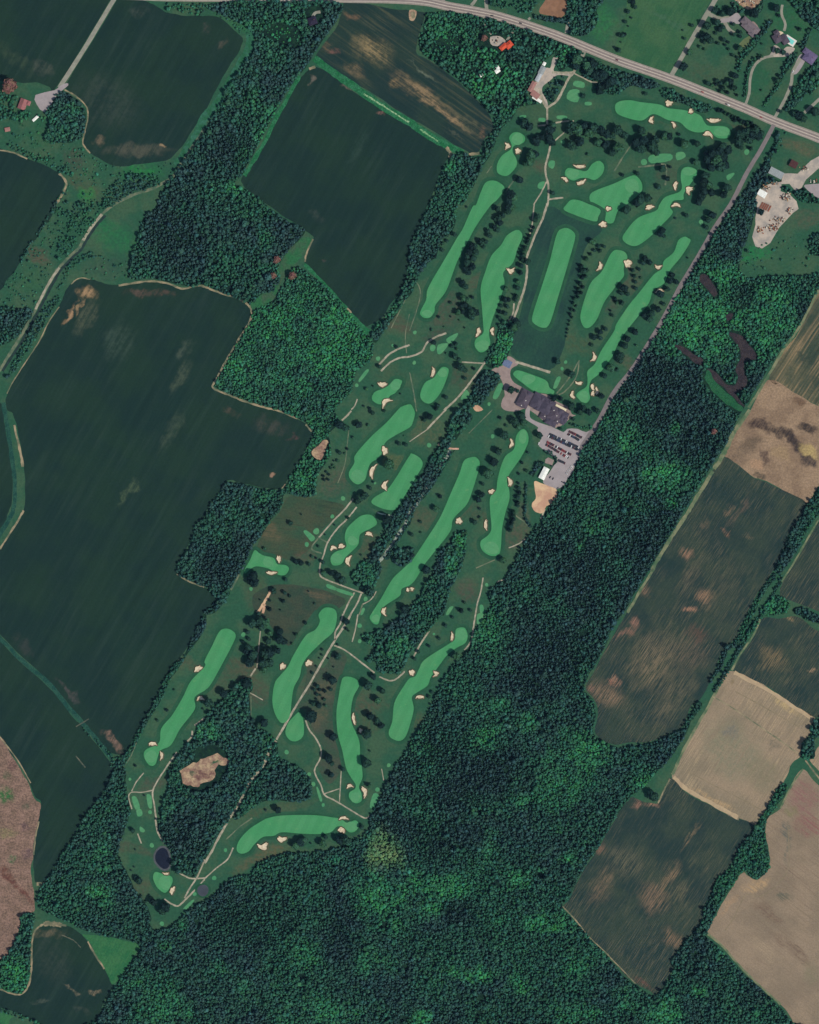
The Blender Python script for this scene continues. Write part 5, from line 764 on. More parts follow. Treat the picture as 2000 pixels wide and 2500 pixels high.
# ------------------------------------------------------------------ single trees
LAND = [(2,0,900,1300,'by the two short fairway lobes near the left path'),(2,0,1170,1120,'on the cart path junction below the maintenance sheds'),(2,0,1000,1340,'between the left fairway and the gravel path'),(2,0,1500,1100,'in the copse across the course below the entrance'),(2,0,1400,540,'at the golf course entrance gate'),(2,0,1240,750,'inside the gravel loop of the maintenance sheds'),(2,0,1460,810,'beside the two square tees'),
 (3,0,250,1220,'in the copse between the top fairway and the tees'),(3,0,560,1220,'below the top fairway'),(3,0,850,1350,'in the thick group left of the side road'),(3,0,1120,1150,'in the corner by the highway junction'),(3,0,1030,1000,'in the planted row along the highway'),(3,0,420,1480,'round the bare ground beside the rectangular tee'),(3,0,760,1600,'between the bent fairway and the side road'),(3,0,220,1690,'below the range target green'),(3,0,930,1600,'beside the side road bend'),
 (3,0,70,250,'along the fence of the hay meadow north of the highway'),(3,0,610,380,'along the straight lane north of the highway'),(3,0,850,280,'on the lawn before the mauve roofed house'),(3,0,900,720,'in the cluster beside the highway verge'),(3,0,1150,100,'behind the mauve roofed house'),(3,0,1400,430,'on the round drive of the pool house'),(3,0,1600,250,'on the lawn behind the pool house'),(3,0,1380,680,'along the long drive'),(3,0,1620,970,'by the highway at the right hand gateway'),(3,0,1240,480,'along the curved pale drive'),(3,0,1010,450,'by the diagonal hedge'),
 (2,1,780,100,'in the row between the two left fairways'),(2,1,510,460,'in the dark clump between the two left fairways'),(2,1,300,310,'along the dark belt beside the long fairway'),(2,1,470,850,'in the group on the bare ground left of the middle fairway'),(2,1,260,950,'dotted on the bare ground below the long fairway'),(2,1,380,1250,'round the two small square tees'),(2,1,970,380,'in the row beside the driving range path'),(2,1,900,720,'in the row where the range path bends'),(2,1,800,860,'in the grid beside the middle fairway'),(2,1,880,1010,'at the path end by the range thicket'),(2,1,1460,560,'in the row down the right side of the driving range'),(2,1,1380,880,'in the lower row down the right side of the driving range'),(2,1,1560,340,'at the top right corner of the driving range'),(2,1,1240,1320,'at the foot of the driving range'),(2,1,1355,1425,'between the two thin tracks by the practice green'),(2,1,860,1560,'on the terrace beside the clubhouse'),(2,1,1250,1630,'behind the clubhouse roofs'),(2,1,1590,1110,'in the group left of the long right fairway'),(2,1,1400,1690,'round the green beside the clubhouse'),(2,1,1670,1400,'at the foot of the long right fairway'),(2,1,430,1380,'beside the small kidney fairway'),
 (3,1,400,240,'in the clump below the bent fairway'),(3,1,790,130,'beside the side road'),(3,1,250,470,'by the round bunker of the right fairways'),(3,1,170,620,'between the two right fairways'),(3,1,70,750,'in the dark knot between the two right fairways'),(3,1,480,620,'on the right edge of the long right fairway'),(3,1,310,910,'between the long right fairway and the side road'),(3,1,70,1200,'in the row down the long right fairway'),
 (1,1,1400,1550,'round the twin green lobes on the left of the course'),(1,2,1180,140,'at the edge of the bright wood'),(1,2,1080,500,'dotted on the brown bank by the bright wood'),(1,2,1320,740,'at the top of the forked paths'),(1,2,1545,460,'beside the two bunkers between fairways'),(1,2,1660,290,'between the two middle left fairways'),(1,2,720,950,'on the mown rough field'),(1,2,930,1260,'where the forked paths rejoin'),(1,2,1080,1400,'in the row beside the path bend'),(1,2,410,1430,'below the wing shaped fairway'),(1,2,640,1560,'dotted on the brown field by the long bare scar'),(1,2,1525,920,'at the stream end of the plank bridge'),(1,2,1385,1530,'at the path junction by the stream clump'),
 (2,2,900,100,'on the lawn below the clubhouse'),(2,2,740,400,'in the row between the two lower fairways'),(2,2,600,700,'in the lower row between the two lower fairways'),(2,2,220,800,'on the brown strip by the stream'),(2,2,570,920,'by the bunkers of the right lower fairway'),(2,2,950,480,'on the grass before the white shed'),(2,2,860,940,'in the lower planted row right of the lower fairway'),(2,2,915,690,'in the upper planted row right of the lower fairway'),(2,2,1480,30,'on the lawn at the clubhouse corner'),(2,2,1085,215,'at the corner of the parking lot'),(2,2,1180,370,'on the bank below the parking lot'),(2,2,140,1345,'hard against the long lower fairway'),(2,2,780,1265,'below the right lower fairway'),(2,2,470,1670,'beside the lower forest edge tees'),
 (1,3,440,70,'in the grove at the end of the bare scar'),(1,3,380,330,'left of the pale track in the brown grove'),(1,3,520,380,'right of the pale track in the brown grove'),(1,3,620,190,'in the pair right of the brown grove'),(1,3,780,160,'on the rough beside the curved fairway'),(1,3,1190,80,'beside the twin paths'),(1,3,970,340,'along the straight cart path'),(1,3,970,650,'in the cluster right of the straight cart path'),(1,3,890,850,'above the pear shaped fairway'),(1,3,470,910,'below the curved fairway'),(1,3,1075,1020,'left of the wavy fairway'),(1,3,1060,1280,'beside the winding path'),(1,3,1360,1000,'beside the lone bunker of the wavy fairway'),(1,3,1420,880,'right of the wavy fairway'),(1,3,1390,570,'at the path gap above the wavy fairway'),(1,3,1380,1435,'by the lower green of the wavy fairway'),(1,3,600,1640,'above the sickle shaped bottom fairway'),(1,3,200,640,'on the top edge of the sand pit wood'),(1,3,1070,545,'on the brown slope by the straight path'),
 (0,3,1400,800,'left of the bottom left fairway'),(0,3,1200,1400,'by the paths at the bottom left'),(2,3,200,200,'left of the small top green of the bottom right fairway'),(2,3,380,350,'against the forest by the bottom right fairway'),(2,3,60,330,'along the pale strip by the wooded island'),(2,3,180,680,'by the double bunker at the forest edge'),
 (0,4,1120,90,'beside the two left tees'),(0,4,1170,500,'on the brown bank left of the pond green'),(0,4,1370,740,'below the pond green'),(0,4,1450,360,'on the bank of the round pond'),(1,4,800,190,'below the sickle shaped bottom fairway'),(1,4,1080,170,'between the bottom fairway and the forest'),(1,4,1320,60,'at the right tip of the bottom fairway')]
LPT = [(pt(*l[:4]), l[4]) for l in LAND]
SINGLE = {
(2,0):'1165 1090 45 1190 1080 40 1170 1160 40 1190 1200 35 955 1040 35 1000 1070 40 970 1020 28 1060 1180 38 1110 1160 30 1060 1210 30 1020 1300 40 1000 1360 45 1050 1300 35 970 1380 30 925 1515 35 850 1640 40 830 1690 35 880 1660 35 1200 1625 22 1500 1300 15 1400 510 50 1390 560 40 1460 810 22 1700 1150 30 1590 770 35 1200 1060 35 1360 1060 45 1410 1100 50 1470 1060 40 1540 1080 50 1600 1100 45 1650 1130 40 1360 1230 45 1420 1190 45 1580 1200 40 1640 1220 40 1700 1290 35 1500 1130 45 1340 1110 35 1180 790 25 1200 820 20 1280 700 25 1200 850 18 1480 560 45 1530 540 45 1500 600 45 1560 640 45 1620 640 50 1690 680 45 1650 720 40 1600 740 35',
(3,0):'20 1100 45 80 1140 35 20 1250 50 220 1100 40 170 1200 45 240 1190 50 220 1260 45 310 1230 55 330 1180 40 340 1280 35 410 1150 40 450 1150 35 575 1215 45 690 1210 30 540 1133 14 190 1460 20 65 1475 15 395 1420 35 465 1405 15 440 1505 25 365 1575 25 680 1365 30 210 1680 45 270 1670 40 180 1710 35 900 1230 40 950 1260 40 870 1290 50 810 1300 45 780 1340 45 850 1350 50 910 1330 45 800 1410 45 880 1400 50 930 1390 35 760 1480 40 740 1540 40 790 1560 40 740 1610 40 720 1660 40 810 1620 35 700 1700 35 940 1580 40 910 1640 35 1145 1250 18 1050 1140 45 1100 1120 45 1150 1140 45 1040 1190 45 1120 1180 40 1180 1100 40 1200 1150 40 1230 1120 30 1060 1240 25 770 1290 30 260 790 18 '
 +'30 420 22 60 300 22 40 300 18 85 290 16 90 185 16 110 100 20 150 20 25 170 60 20 140 150 10 115 220 8 55 355 8 650 215 18 575 255 8 590 325 14 625 440 30 570 560 38 770 215 40 840 90 30 900 120 30 970 100 40 860 190 30 910 230 22 880 250 25 850 280 15 730 310 28 770 310 35 800 340 35 750 355 20 720 395 15 760 415 14 870 365 15 915 335 22 955 355 14 930 380 12 960 415 14 995 465 16 1000 290 20 1055 275 20 1000 205 18 1055 310 15 1050 410 30 1035 485 14 1010 640 30 1165 115 45 1355 70 35 1380 130 16 1555 245 18 1630 260 15 1650 250 14 1240 370 10 1240 475 14 1210 490 14 1360 430 26 1415 440 26 780 700 22 820 720 15 860 680 18 890 700 20 850 710 15 910 740 22 940 700 25 970 690 30 1000 740 30 950 780 18 890 770 18 1030 800 12 1235 760 10 1370 680 25 1390 640 20 1395 940 18 1545 970 40 1580 1000 35 1680 940 45 1350 1270 20 1510 960 30',
(2,1):'735 35 28 720 120 20 750 110 30 780 90 28 830 60 30 820 20 30 860 20 30 755 150 30 710 190 25 740 210 25 655 220 22 670 260 25 640 310 22 600 320 28 575 295 16 620 350 18 520 350 32 545 350 28 500 400 35 550 400 30 480 430 30 530 450 32 480 490 35 520 520 35 470 540 32 490 570 28 375 250 22 315 255 15 315 305 16 275 325 18 270 378 20 205 435 20 480 18 10 440 655 28 465 690 30 445 785 32 480 800 28 527 780 16 435 850 25 465 840 25 500 870 25 400 905 30 440 900 25 520 900 38 550 910 35 515 940 35 345 825 14 245 945 13 345 942 8 418 972 8 187 1053 14 290 1028 7 463 1035 7 200 1155 25 355 1190 18 385 1170 18 400 1215 14 310 1250 10 375 1275 28 410 1300 20 430 1370 38 460 1390 25 540 1380 14 465 1460 18 305 1620 20 240 1690 20 220 1715 20 '
 +'1050 130 25 1075 100 25 1040 190 16 1025 220 16 1010 260 16 995 290 18 990 320 18 970 360 20 955 390 20 950 420 22 945 460 22 990 480 28 935 510 25 930 570 22 915 650 25 905 700 22 895 770 20 890 800 18 808 710 25 800 800 28 830 800 20 770 850 18 820 855 20 760 900 18 805 915 20 755 950 18 890 980 35 870 1030 40 900 1010 35 1535 310 30 1590 350 18 1635 350 16 1555 385 15 1600 385 18 1520 415 15 1485 455 22 1440 515 20 1470 560 25 1440 560 20 1490 550 18 1450 610 20 1480 600 16 1430 660 20 1455 690 18 1420 710 20 1410 745 20 1440 740 16 1390 790 18 1420 780 15 1380 830 18 1400 850 14 1360 880 15 1385 890 14 1350 920 14 1370 950 13 1350 980 12 1340 1010 11 1330 1050 11 1325 1080 10 1320 1110 9 1240 1320 28 1355 1425 32 845 1555 34 905 1565 18 1210 1630 28 1270 1630 22 1600 1070 25 1645 1045 22 1550 1115 25 1600 1120 22 1530 1180 16 1610 1610 28 1355 1695 38 1455 1710 30 1690 890 10 1705 930 16 1685 1370 40 1640 1440 25',
(3,1):'90 40 40 400 215 28 380 245 30 415 265 18 600 90 22 512 113 10 815 85 35 780 130 28 770 190 22 250 450 28 290 485 26 235 490 22 150 550 18 203 543 16 165 600 18 222 615 12 175 650 18 175 703 20 75 705 35 55 745 22 105 750 22 60 825 22 15 820 18 480 590 28 460 640 28 515 650 25 440 710 25 380 750 35 410 835 20 360 880 30 300 910 38 245 930 25 290 960 30 165 1070 32 105 1130 28 85 1190 30 45 1270 35 40 1310 30 185 1185 12 617 447 9 15 1385 20 0 790 18 1120 390 16 1225 60 30',
(1,1):'1470 1360 20 1360 1550 16 1415 1525 6 1645 1590 8 1340 1695 10 1390 1715 14 1610 1195 14',
(1,2):'1130 130 40 1180 150 35 1290 125 32 1375 130 14 1250 235 14 1200 330 12 1135 360 20 1180 370 10 1120 430 14 1085 430 8 1080 470 12 1060 490 12 1095 490 10 1025 525 12 1045 545 12 1000 560 12 1005 590 13 1040 590 12 1340 720 35 1300 740 35 1280 770 28 1390 660 18 1420 610 10 1545 460 48 1635 285 20 1690 295 18 1680 222 8 1410 25 22 1510 10 14 720 955 22 813 883 6 503 1172 15 905 1238 15 937 1250 11 990 1280 20 875 1300 18 765 1275 25 810 1290 25 1000 1375 28 1060 1375 28 1115 1390 30 1150 1430 40 410 1395 42 410 1450 45 390 1420 40 680 1428 18 670 1540 20 715 1568 14 658 1610 18 545 1605 13 545 1678 18 575 1525 28 465 1600 6 925 1632 10 873 1530 8 1205 913 14 1092 970 8 955 1150 12 1525 920 45 1315 1222 10 1010 1050 7 635 1685 6 1385 1530 45 1680 1670 40 450 1715 20',
(2,2):'875 95 40 940 50 35 910 140 30 955 110 30 790 215 40 815 135 14 760 68 14 1085 215 32 740 350 35 700 435 40 650 530 48 613 625 18 600 715 30 575 755 28 255 728 20 220 835 30 90 945 14 590 835 12 595 910 14 545 945 24 995 360 12 945 445 14 985 515 16 918 540 12 1430 20 30 1500 20 30 1575 10 25 1375 80 18 1270 160 14 140 1345 40 780 1265 30 462 1622 13 430 1690 22 510 1690 15 15 1050 20 95 1035 10 165 60 30 120 80 22 870 860 20 870 890 22 870 920 22 855 950 24 850 980 25 840 1010 22 915 620 12 915 660 20 920 700 20 910 740 22 905 780 20 910 810 16 440 1040 22 470 1030 16',
(1,3):'400 70 40 460 50 40 510 60 40 470 100 35 360 145 20 370 205 18 320 230 16 370 280 40 400 330 45 350 310 35 380 400 45 500 330 45 550 320 45 490 400 45 540 400 40 500 460 35 610 300 30 550 155 28 530 220 30 495 255 15 635 140 32 630 205 40 660 220 35 770 168 18 848 70 15 738 245 12 1190 55 32 1190 120 14 1215 140 10 1120 255 10 1115 350 35 990 295 12 985 340 10 965 368 8 940 438 10 905 490 14 1040 370 6 1085 440 6 1030 490 6 1005 545 8 1070 545 40 945 600 22 920 632 18 965 630 16 1008 642 16 1060 630 18 945 672 16 975 680 10 940 712 10 1005 712 16 915 750 25 955 760 30 1015 765 14 890 850 55 500 905 38 460 930 30 400 890 22 1075 1020 40 1040 1200 40 1070 1250 25 1060 1345 30 1160 1300 22 1360 1000 48 1355 1245 42 1385 850 38 1450 890 30 1480 930 32 1450 715 35 1495 640 28 1415 520 28 1370 590 40 1380 1435 22 1390 1150 10 610 1640 32 512 1645 10 1540 100 20 350 580 45 30 740 40 160 660 40 250 620 28',
(0,3):'1405 805 14 1325 890 12 1470 635 10 1140 1272 12 1710 795 10 1215 1522 8',
(2,3):'300 90 18 245 200 16 160 265 14 70 310 16 40 370 18 385 350 40 360 22 14 190 655 16 160 690 16 50 260 15',
(3,3):'320 1520 45 300 1500 35',
(0,4):'1120 90 25 1140 255 6 1130 400 7 1105 430 8 1170 510 35 1140 490 20 1290 690 35 1390 730 45 1360 770 35 1230 690 10 1260 640 10 1190 640 10 1450 360 28',
(1,4):'800 190 40 760 210 40 830 170 35 1015 145 25 990 200 35 1130 170 40 1190 170 40 1320 60 25 892 200 8'}
CROW = '870 930 900 930 930 950 960 965 985 980 1010 990 1010 1010 1040 1000 1060 1020 1080 1030 1110 1035 1120 1055 1150 1040 1170 1060 1195 1070 1215 1090'
HEDGE = (T(2,2,'975 605 990 640 992 720 985 800 978 880 995 930 1035 985 1020 995 978 945 960 880 968 800 975 700'), 'thin dark clipped hedge curving round the grass below the sand lot')
tot += wood(HEDGE[0], HEDGE[1], 2.6, 2.0, -.3, 1, floor=False, conif=False, name='hedge')
singles = []
for (c, r), s in SINGLE.items():
    v = [float(t) for t in s.split()]
    for i in range(0, len(v), 3): singles.append((pt(c, r, v[i], v[i+1]), v[i+2], None))
v = [float(t) for t in CROW.split()]
for i in range(0, len(v), 2): singles.append((pt(3, 0, v[i], v[i+1]), 19, 'conifer'))
row_c = [pt(2,1,1430,720), pt(3,0,1030,1000), pt(2,1,980,330)]
singles.sort(key=lambda t: -t[1]); n_broad = 0; few = []
for (x, y), rz, kind in singles:
    R = L(rz)*(.90 if rz > 24 else 1.0); R = max(R, 1.7)
    x += R*.20; y -= R*.13
    if kind is None:
        near = min(math.hypot(x-q[0], y-q[1]) for q in row_c)
        if rz <= 24 and near < 70: kind = 'conifer'
        elif rz <= 17: kind = 'bush'
        elif rz <= 24 and random.random() < .3: kind = 'conifer'
        else: kind = 'broadleaf'
    ph = min(LPT, key=lambda l: math.hypot(l[0][0]-x, l[0][1]-y))[1]
    if kind == 'broadleaf':
        n_broad += 1
        if n_broad > 300: few.append((x, y, R)); continue
    tone = random.choice((0, 0, 1, 1, 2)); tw = ('dark', 'green', 'pale')[tone]
    if kind == 'bush':
        nm, cat, word = 'young_tree', 'young tree', f'tiny {tw} young tree' if rz < 9 else f'small {tw} young tree'; Sz = R*.95
    elif kind == 'conifer':
        nm, cat, word = 'conifer_tree', 'conifer', f'narrow {tw} evergreen tree'; Sz = R*.95
    else:
        nm, cat, word = 'broadleaf_tree', 'tree', f"{'spreading' if rz >= 42 else 'large' if rz >= 30 else 'middling'} {tw} broadleaf tree"; Sz = R
    root = empty(nm, (x, y, 0), random.uniform(0, 6.28)); tag(root, f'{word} {ph}', cat, f'{word}s {ph}')
    i = random.randrange(NB)
    cr = bpy.data.objects.new('crown', con_me[i % NC] if kind == 'conifer' else crown_me[i]); COL.objects.link(cr); cr.parent = root
    tk = bpy.data.objects.new('trunk', ctrunk_me if kind == 'conifer' else trunk_me[i % 3]); COL.objects.link(tk); tk.parent = root
    hz = random.uniform(.9, 1.15)*(1.0 if kind != 'conifer' else 1.15)
    for o in (cr, tk): o.scale = (Sz, Sz, Sz*hz)
    base = np.array((C(25, 48, 47), C(36, 66, 56), C(50, 88, 66))[tone][:3])*(.85 if kind == 'conifer' else 1)
    base = base*math.exp(random.gauss(0, .10)); cr.color = (*base, 1)
if few:                                             # the smallest broadleaf trees past the first three hundred
    a_ = np.array(few); n = len(a_); me = bpy.data.meshes.new('small_trees'); me.vertices.add(n)
    me.vertices.foreach_set('co', np.stack([a_[:, 0], a_[:, 1], np.full(n, -.05)], 1).ravel().astype(np.float32))
    for nm, ty, fld, val in (('tint', 'FLOAT_COLOR', 'color', np.tile(np.array(C(32, 60, 52)), (n, 1))), ('model', 'INT', 'value', rng.integers(0, 6, n)), ('turn', 'FLOAT_VECTOR', 'vector', np.stack([np.zeros(n), np.zeros(n), rng.uniform(0, 6.28, n)], 1)), ('size', 'FLOAT_VECTOR', 'vector', np.stack([a_[:, 2]]*3, 1))):
        at = me.attributes.new(nm, ty, 'POINT'); at.data.foreach_set(fld, val.ravel().astype(np.int32 if ty == 'INT' else np.float32))
    o = link('small_trees', me); o.modifiers.new('trees', 'NODES').node_group = ng; tag(o, 'smallest round trees scattered over the golf course and gardens', 'trees', None, 'stuff')
# a red shrub and russet bushes
for (c, r, x, y, rad, ph) in ((0,0,90,735,60,'the farmhouse lawn edge'),(1,1,610,465,30,'the wood clearing'),(1,1,580,600,26,'the lower wood clearing'),(1,1,740,600,32,'the clearing by the dark field'),(2,0,630,325,26,'the red roofed house'),(3,2,838,185,24,'the middle of the dark forest')):
    q = pt(c, r, x, y); root = empty('russet_tree', (q[0], q[1], 0)); tag(root, f'russet leaved tree at {ph}', 'tree')
    for nm, me_ in (('crown', crown_me[2]), ('trunk', trunk_me[0])):
        o = bpy.data.objects.new(nm, me_); COL.objects.link(o); o.parent = root; o.scale = (L(rad),)*3
        if nm == 'crown': o.color = C(112, 84, 76)
HAZE = 2.8e-6
# ------------------------------------------------------------------ buildings
class MB:
    def __init__(s): s.v, s.f = [], []
    def box(s, cx, cy, z0, z1, w_, d_, rz=0):
        i = len(s.v); c_, n_ = math.cos(rz), math.sin(rz)
        for z in (z0, z1):
            for a, b in ((-1, -1), (1, -1), (1, 1), (-1, 1)):
                x, y = a*w_/2, b*d_/2; s.v.append((cx+x*c_-y*n_, cy+x*n_+y*c_, z))
        s.f += [[i+3, i+2, i+1, i], [i+4, i+5, i+6, i+7]]+[[i+k, i+(k+1) % 4, i+4+(k+1) % 4, i+4+k] for k in range(4)]; return s
    def poly(s, pts, fs):
        i = len(s.v); s.v += pts; s.f += [[i+k for k in f] for f in fs]; return s
    def build(s, name, mat, parent):
        me = bpy.data.meshes.new(name); me.from_pydata(s.v, [], s.f); me.update(); return link(name, me, mat, parent)
def roof_mat(name, c, rib=0):
    m, nt, b = newmat(name, .85, .15); P = N(nt, 'ShaderNodeTexCoord').outputs['Object']
    n = noise(nt, P, .35, 4, .7).outputs[0]; col = mix(nt, ramp(nt, n, .3, .7), c, tuple(x*.7 for x in c[:3])+(1,))
    sx = N(nt, 'ShaderNodeSeparateXYZ'); nt.links.new(P, sx.inputs[0])
    st = math_(nt, 'LESS_THAN', math_(nt, 'FRACT', math_(nt, 'MULTIPLY', sx.outputs[0 if rib else 1], 1.1)), .14)
    col = mix(nt, math_(nt, 'MULTIPLY', st, .3), col, tuple(x*.6 for x in c[:3])+(1,)); nt.links.new(col, b.inputs['Base Color']); return m
M_glass = newmat('window_glass', .1, .6)[0]; M_glass.node_tree.nodes['Principled BSDF'].inputs['Base Color'].default_value = C(40, 50, 60)
M_door = plain('door_paint', C(96, 70, 56), .2, 1)
M_wallw = plain('pale_siding', C(190, 182, 170), .1, .5); M_brick = plain('brick_wall', C(134, 96, 80), .2, .8); M_trim = plain('white_trim', C(214, 210, 204), .1, .5)
def roof_geo(mb, w_, d_, z, h, ov, hip, cx=0, cy=0):
    a, b = w_/2+ov, d_/2+ov; r_ = max(a-b, a*.2) if hip else a; t = .25
    top = [(-a, -b, z), (a, -b, z), (a, b, z), (-a, b, z), (-r_, 0, z+h), (r_, 0, z+h)]
    low = [(x, y, q-t) for x, y, q in top]
    pts = [(cx+x, cy+y, q) for x, y, q in top+low]
    mb.poly(pts, [[0, 1, 5, 4], [2, 3, 4, 5], [1, 2, 5], [3, 0, 4], [6, 7, 1, 0][::-1], [7, 8, 2, 1][::-1], [8, 9, 3, 2][::-1], [9, 6, 0, 3][::-1], [9, 8, 7, 6]])
def house(name, label, cat, pos, w_, d_, deg, hw, hr, roof, wall, hip=False, wings=(), chimney=True, vents=0, door=True):
    root = empty(name, (pos[0], pos[1], 0), math.radians(deg)); tag(root, label, cat)
    mb = MB().box(0, 0, -.2, hw, w_, d_)
    for (x, y, ww, dd) in wings: mb.box(x, y, -.2, hw-.15, ww, dd)
    mb.build('wall', wall, root)
    m1 = MB(); roof_geo(m1, w_, d_, hw, hr, .6, hip); rf = m1.build('roof', roof, root)
    for i, (x, y, ww, dd) in enumerate(wings):
        m2 = MB(); roof_geo(m2, ww, dd, hw-.15-.05*i, hr*.8, .5, True, x, y); m2.build('roof', roof, root)
    if chimney: MB().box(w_*.22, d_*.1, hw, hw+hr+1.1, 1.1, 1.1).build('chimney', M_brick, rf)
    for i in range(vents): MB().box(-w_*.3+w_*.6*i/max(1, vents-1), d_*.22*(-1)**i, hw+hr*.35, hw+hr*.6+.5, .9, .9).build('roof_vent', M_trim, rf)
    n = max(2, int(w_/5))
    for sgn in (-1, 1):
        for k in range(n):
            x = -w_/2+(k+.5)*w_/n
            if door and sgn < 0 and k == n//2:
                dr = MB().box(x, sgn*(d_/2+.03), 0, 2.1, 1.1, .1).build('door', M_door, root); MB().box(x+.4, sgn*(d_/2+.1), 1.0, 1.1, .12, .08).build('handle', M_trim, dr); continue
            wi = MB().box(x, sgn*(d_/2+.03), 1.0, 2.2, 1.5, .1).build('window', M_trim, root)
            MB().box(x, sgn*(d_/2+.08), 1.1, 2.1, 1.3, .06).build('pane', M_glass, wi)
    return root
def zp(f, x, y): return f(f'{x} {y}')[0]
RM = {k: roof_mat('roof_'+k, c) for k, c in dict(purple=C(76, 71, 86), mauve=C(116, 106, 112), violet=C(104, 94, 126), orange=C(206, 84, 58), brown=C(82, 52, 52), grey=C(148, 156, 158), white=C(238, 240, 234), pale=C(176, 182, 188), pink=C(158, 116, 110), dark=C(44, 40, 60), russet=C(150, 100, 100), blue=C(104, 118, 148), slate=C(84, 76, 88)).items()}
# clubhouse
k6 = M_PX/6.16
cp = zp(A_, 760, 880); root = empty('clubhouse', (cp[0], cp[1], 0), math.radians(-27)); tag(root, 'sprawling clubhouse with several dark purple shingled roofs beside the parking lot', 'clubhouse')
def loc(x, y):
    q = zp(A_, x, y); dx, dy = q[0]-cp[0], q[1]-cp[1]; c_, s_ = math.cos(math.radians(27)), math.sin(math.radians(27)); return dx*c_-dy*s_, dx*s_+dy*c_
BL = [(500, 760, 172, 262, 4.6, 3.6), (700, 800, 190, 230, 4.4, 3.2), (835, 880, 190, 230, 5.2, 3.4), (960, 990, 200, 210, 5.6, 3.6), (1060, 1040, 150, 190, 4.6, 2.8), (905, 1090, 170, 150, 4.2, 2.6), (790, 1010, 110, 120, 3.8, 2.2), (640, 860, 90, 80, 3.6, 1.8), (560, 690, 70, 70, 5.4, 2.2), (440, 850, 90, 70, 4.0, 1.8), (760, 770, 70, 80, 5.2, 2.2), (880, 820, 60, 70, 5.9, 2.0), (930, 930, 70, 60, 7.0, 2.0), (1020, 960, 70, 90, 6.6, 1.8), (1100, 1080, 70, 80, 5.2, 1.8), (980, 1090, 80, 90, 6.2, 1.8), (850, 1100, 80, 70, 4.8, 1.8), (690, 900, 60, 70, 4.8, 1.6)]
for i, (x, y, a, b, hw, hr) in enumerate(BL):
    lx, ly = loc(x, y); ww, dd = a*k6, b*k6
    MB().box(lx, ly, -.2, hw-.1, ww-.6, dd-.6).build('wall', M_brick if i % 2 else M_wallw, root)
    m = MB(); 
    if ww >= dd: roof_geo(m, ww, dd, hw+.013*i, hr, .4, True, lx, ly)
    else:
        a2, b2 = ww/2+.4, dd/2+.4; r2 = max(b2-a2, b2*.2); z = hw+.013*i
        tp = [(-a2, -b2, z), (a2, -b2, z), (a2, b2, z), (-a2, b2, z), (0, -r2, z+hr), (0, r2, z+hr)]
        m.poly([(lx+q[0], ly+q[1], q[2]) for q in tp]+[(lx+q[0], ly+q[1], q[2]-.25) for q in tp[:4]], [[0, 1, 4], [1, 2, 5, 4], [2, 3, 5], [3, 0, 4, 5], [0, 6, 7, 1], [1, 7, 8, 2], [2, 8, 9, 3], [3, 9, 6, 0], [9, 8, 7, 6]])
    rf = m.build('roof', RM['purple'] if i % 3 else RM['slate'], root)
    if i % 3 == 0: MB().box(lx+ww*.16, ly-dd*.08, hw+hr*.4, hw+hr+.5, 1.5, 1.5).build('skylight' if i % 2 else 'roof_vent', M_trim, rf)
    for sg in (-1, 1):
        wi = MB().box(lx, ly+sg*(dd/2-.25), 1, 2.6, min(6, ww*.5), .14).build('window', M_trim, root); MB().box(lx, ly+sg*(dd/2-.16), 1.1, 2.5, min(5.6, ww*.46), .1).build('pane', M_glass, wi)
lx, ly = loc(1045, 895); MB().box(lx, ly, 3.0, 3.3, 175*k6, 36*k6).build('awning', plain('canvas_awning', C(216, 206, 178), .1, .4), root)
for dx in (-9, 0, 9): MB().box(lx+dx, ly+1.6, 0, 3.0, .25, .25).build('awning_post', M_trim, root)
lx, ly = loc(905, 1165); MB().box(lx, ly, 0, 2.3, 1.8, .2).build('door', M_door, root)
house('white_shed', 'long white metal roofed shed beside the parking lot', 'shed', zp(B_, 588, 998), 250*M_PX/8.625, 118*M_PX/8.625, 63, 4.5, 1.3, RM['white'], M_wallw, chimney=False)
house('range_shelter', 'small blue grey roofed shelter at the corner of the driving range', 'shelter', zp(A_, 238, 232), 118*k6, 100*k6, -27, 3.2, 1.6, RM['blue'], M_wallw, chimney=False)
k7 = M_PX/6.635
house('maintenance_shed', 'long grey metal roofed maintenance shed by the gravel loop', 'shed', zp(K_, 1085, 745), 120*k7, 80*k7, 62, 4.2, 1.2, RM['grey'], M_wallw, chimney=False)
house('maintenance_shed', 'pale roofed middle section shed of the maintenance row', 'shed', zp(K_, 1028, 860), 130*k7, 62*k7, 62, 3.8, 1.1, RM['pale'], M_wallw, chimney=False)
house('maintenance_shed', 'pinkish roofed open shed at the lower end of the maintenance row', 'shed', zp(K_, 925, 1010), 170*k7, 70*k7, 62, 3.8, 1.1, RM['pink'], M_wallw, chimney=False)
house('maintenance_shed', 'low pinkish roofed barn standing askew below the maintenance row', 'barn', zp(K_, 975, 1140), 130*k7, 90*k7, -38, 3.6, 1.2, RM['pink'], M_wallw, chimney=False)
house('maintenance_shed', 'bright white roofed lean-to at the foot of the maintenance row', 'shed', zp(K_, 1005, 1215), 160*k7, 40*k7, -32, 2.8, .6, RM['white'], M_wallw, chimney=False)
house('maintenance_shed', 'tiny white hut at the head of the maintenance row', 'hut', zp(K_, 1120, 640), 50*k7, 40*k7, 62, 2.8, .8, RM['white'], M_wallw, chimney=False)
house('white_hut', 'small white roofed hut alone in the mixed wood', 'hut', zp(K_, 105, 825), 42*k7, 40*k7, 20, 2.8, .9, RM['white'], M_wallw, chimney=False)
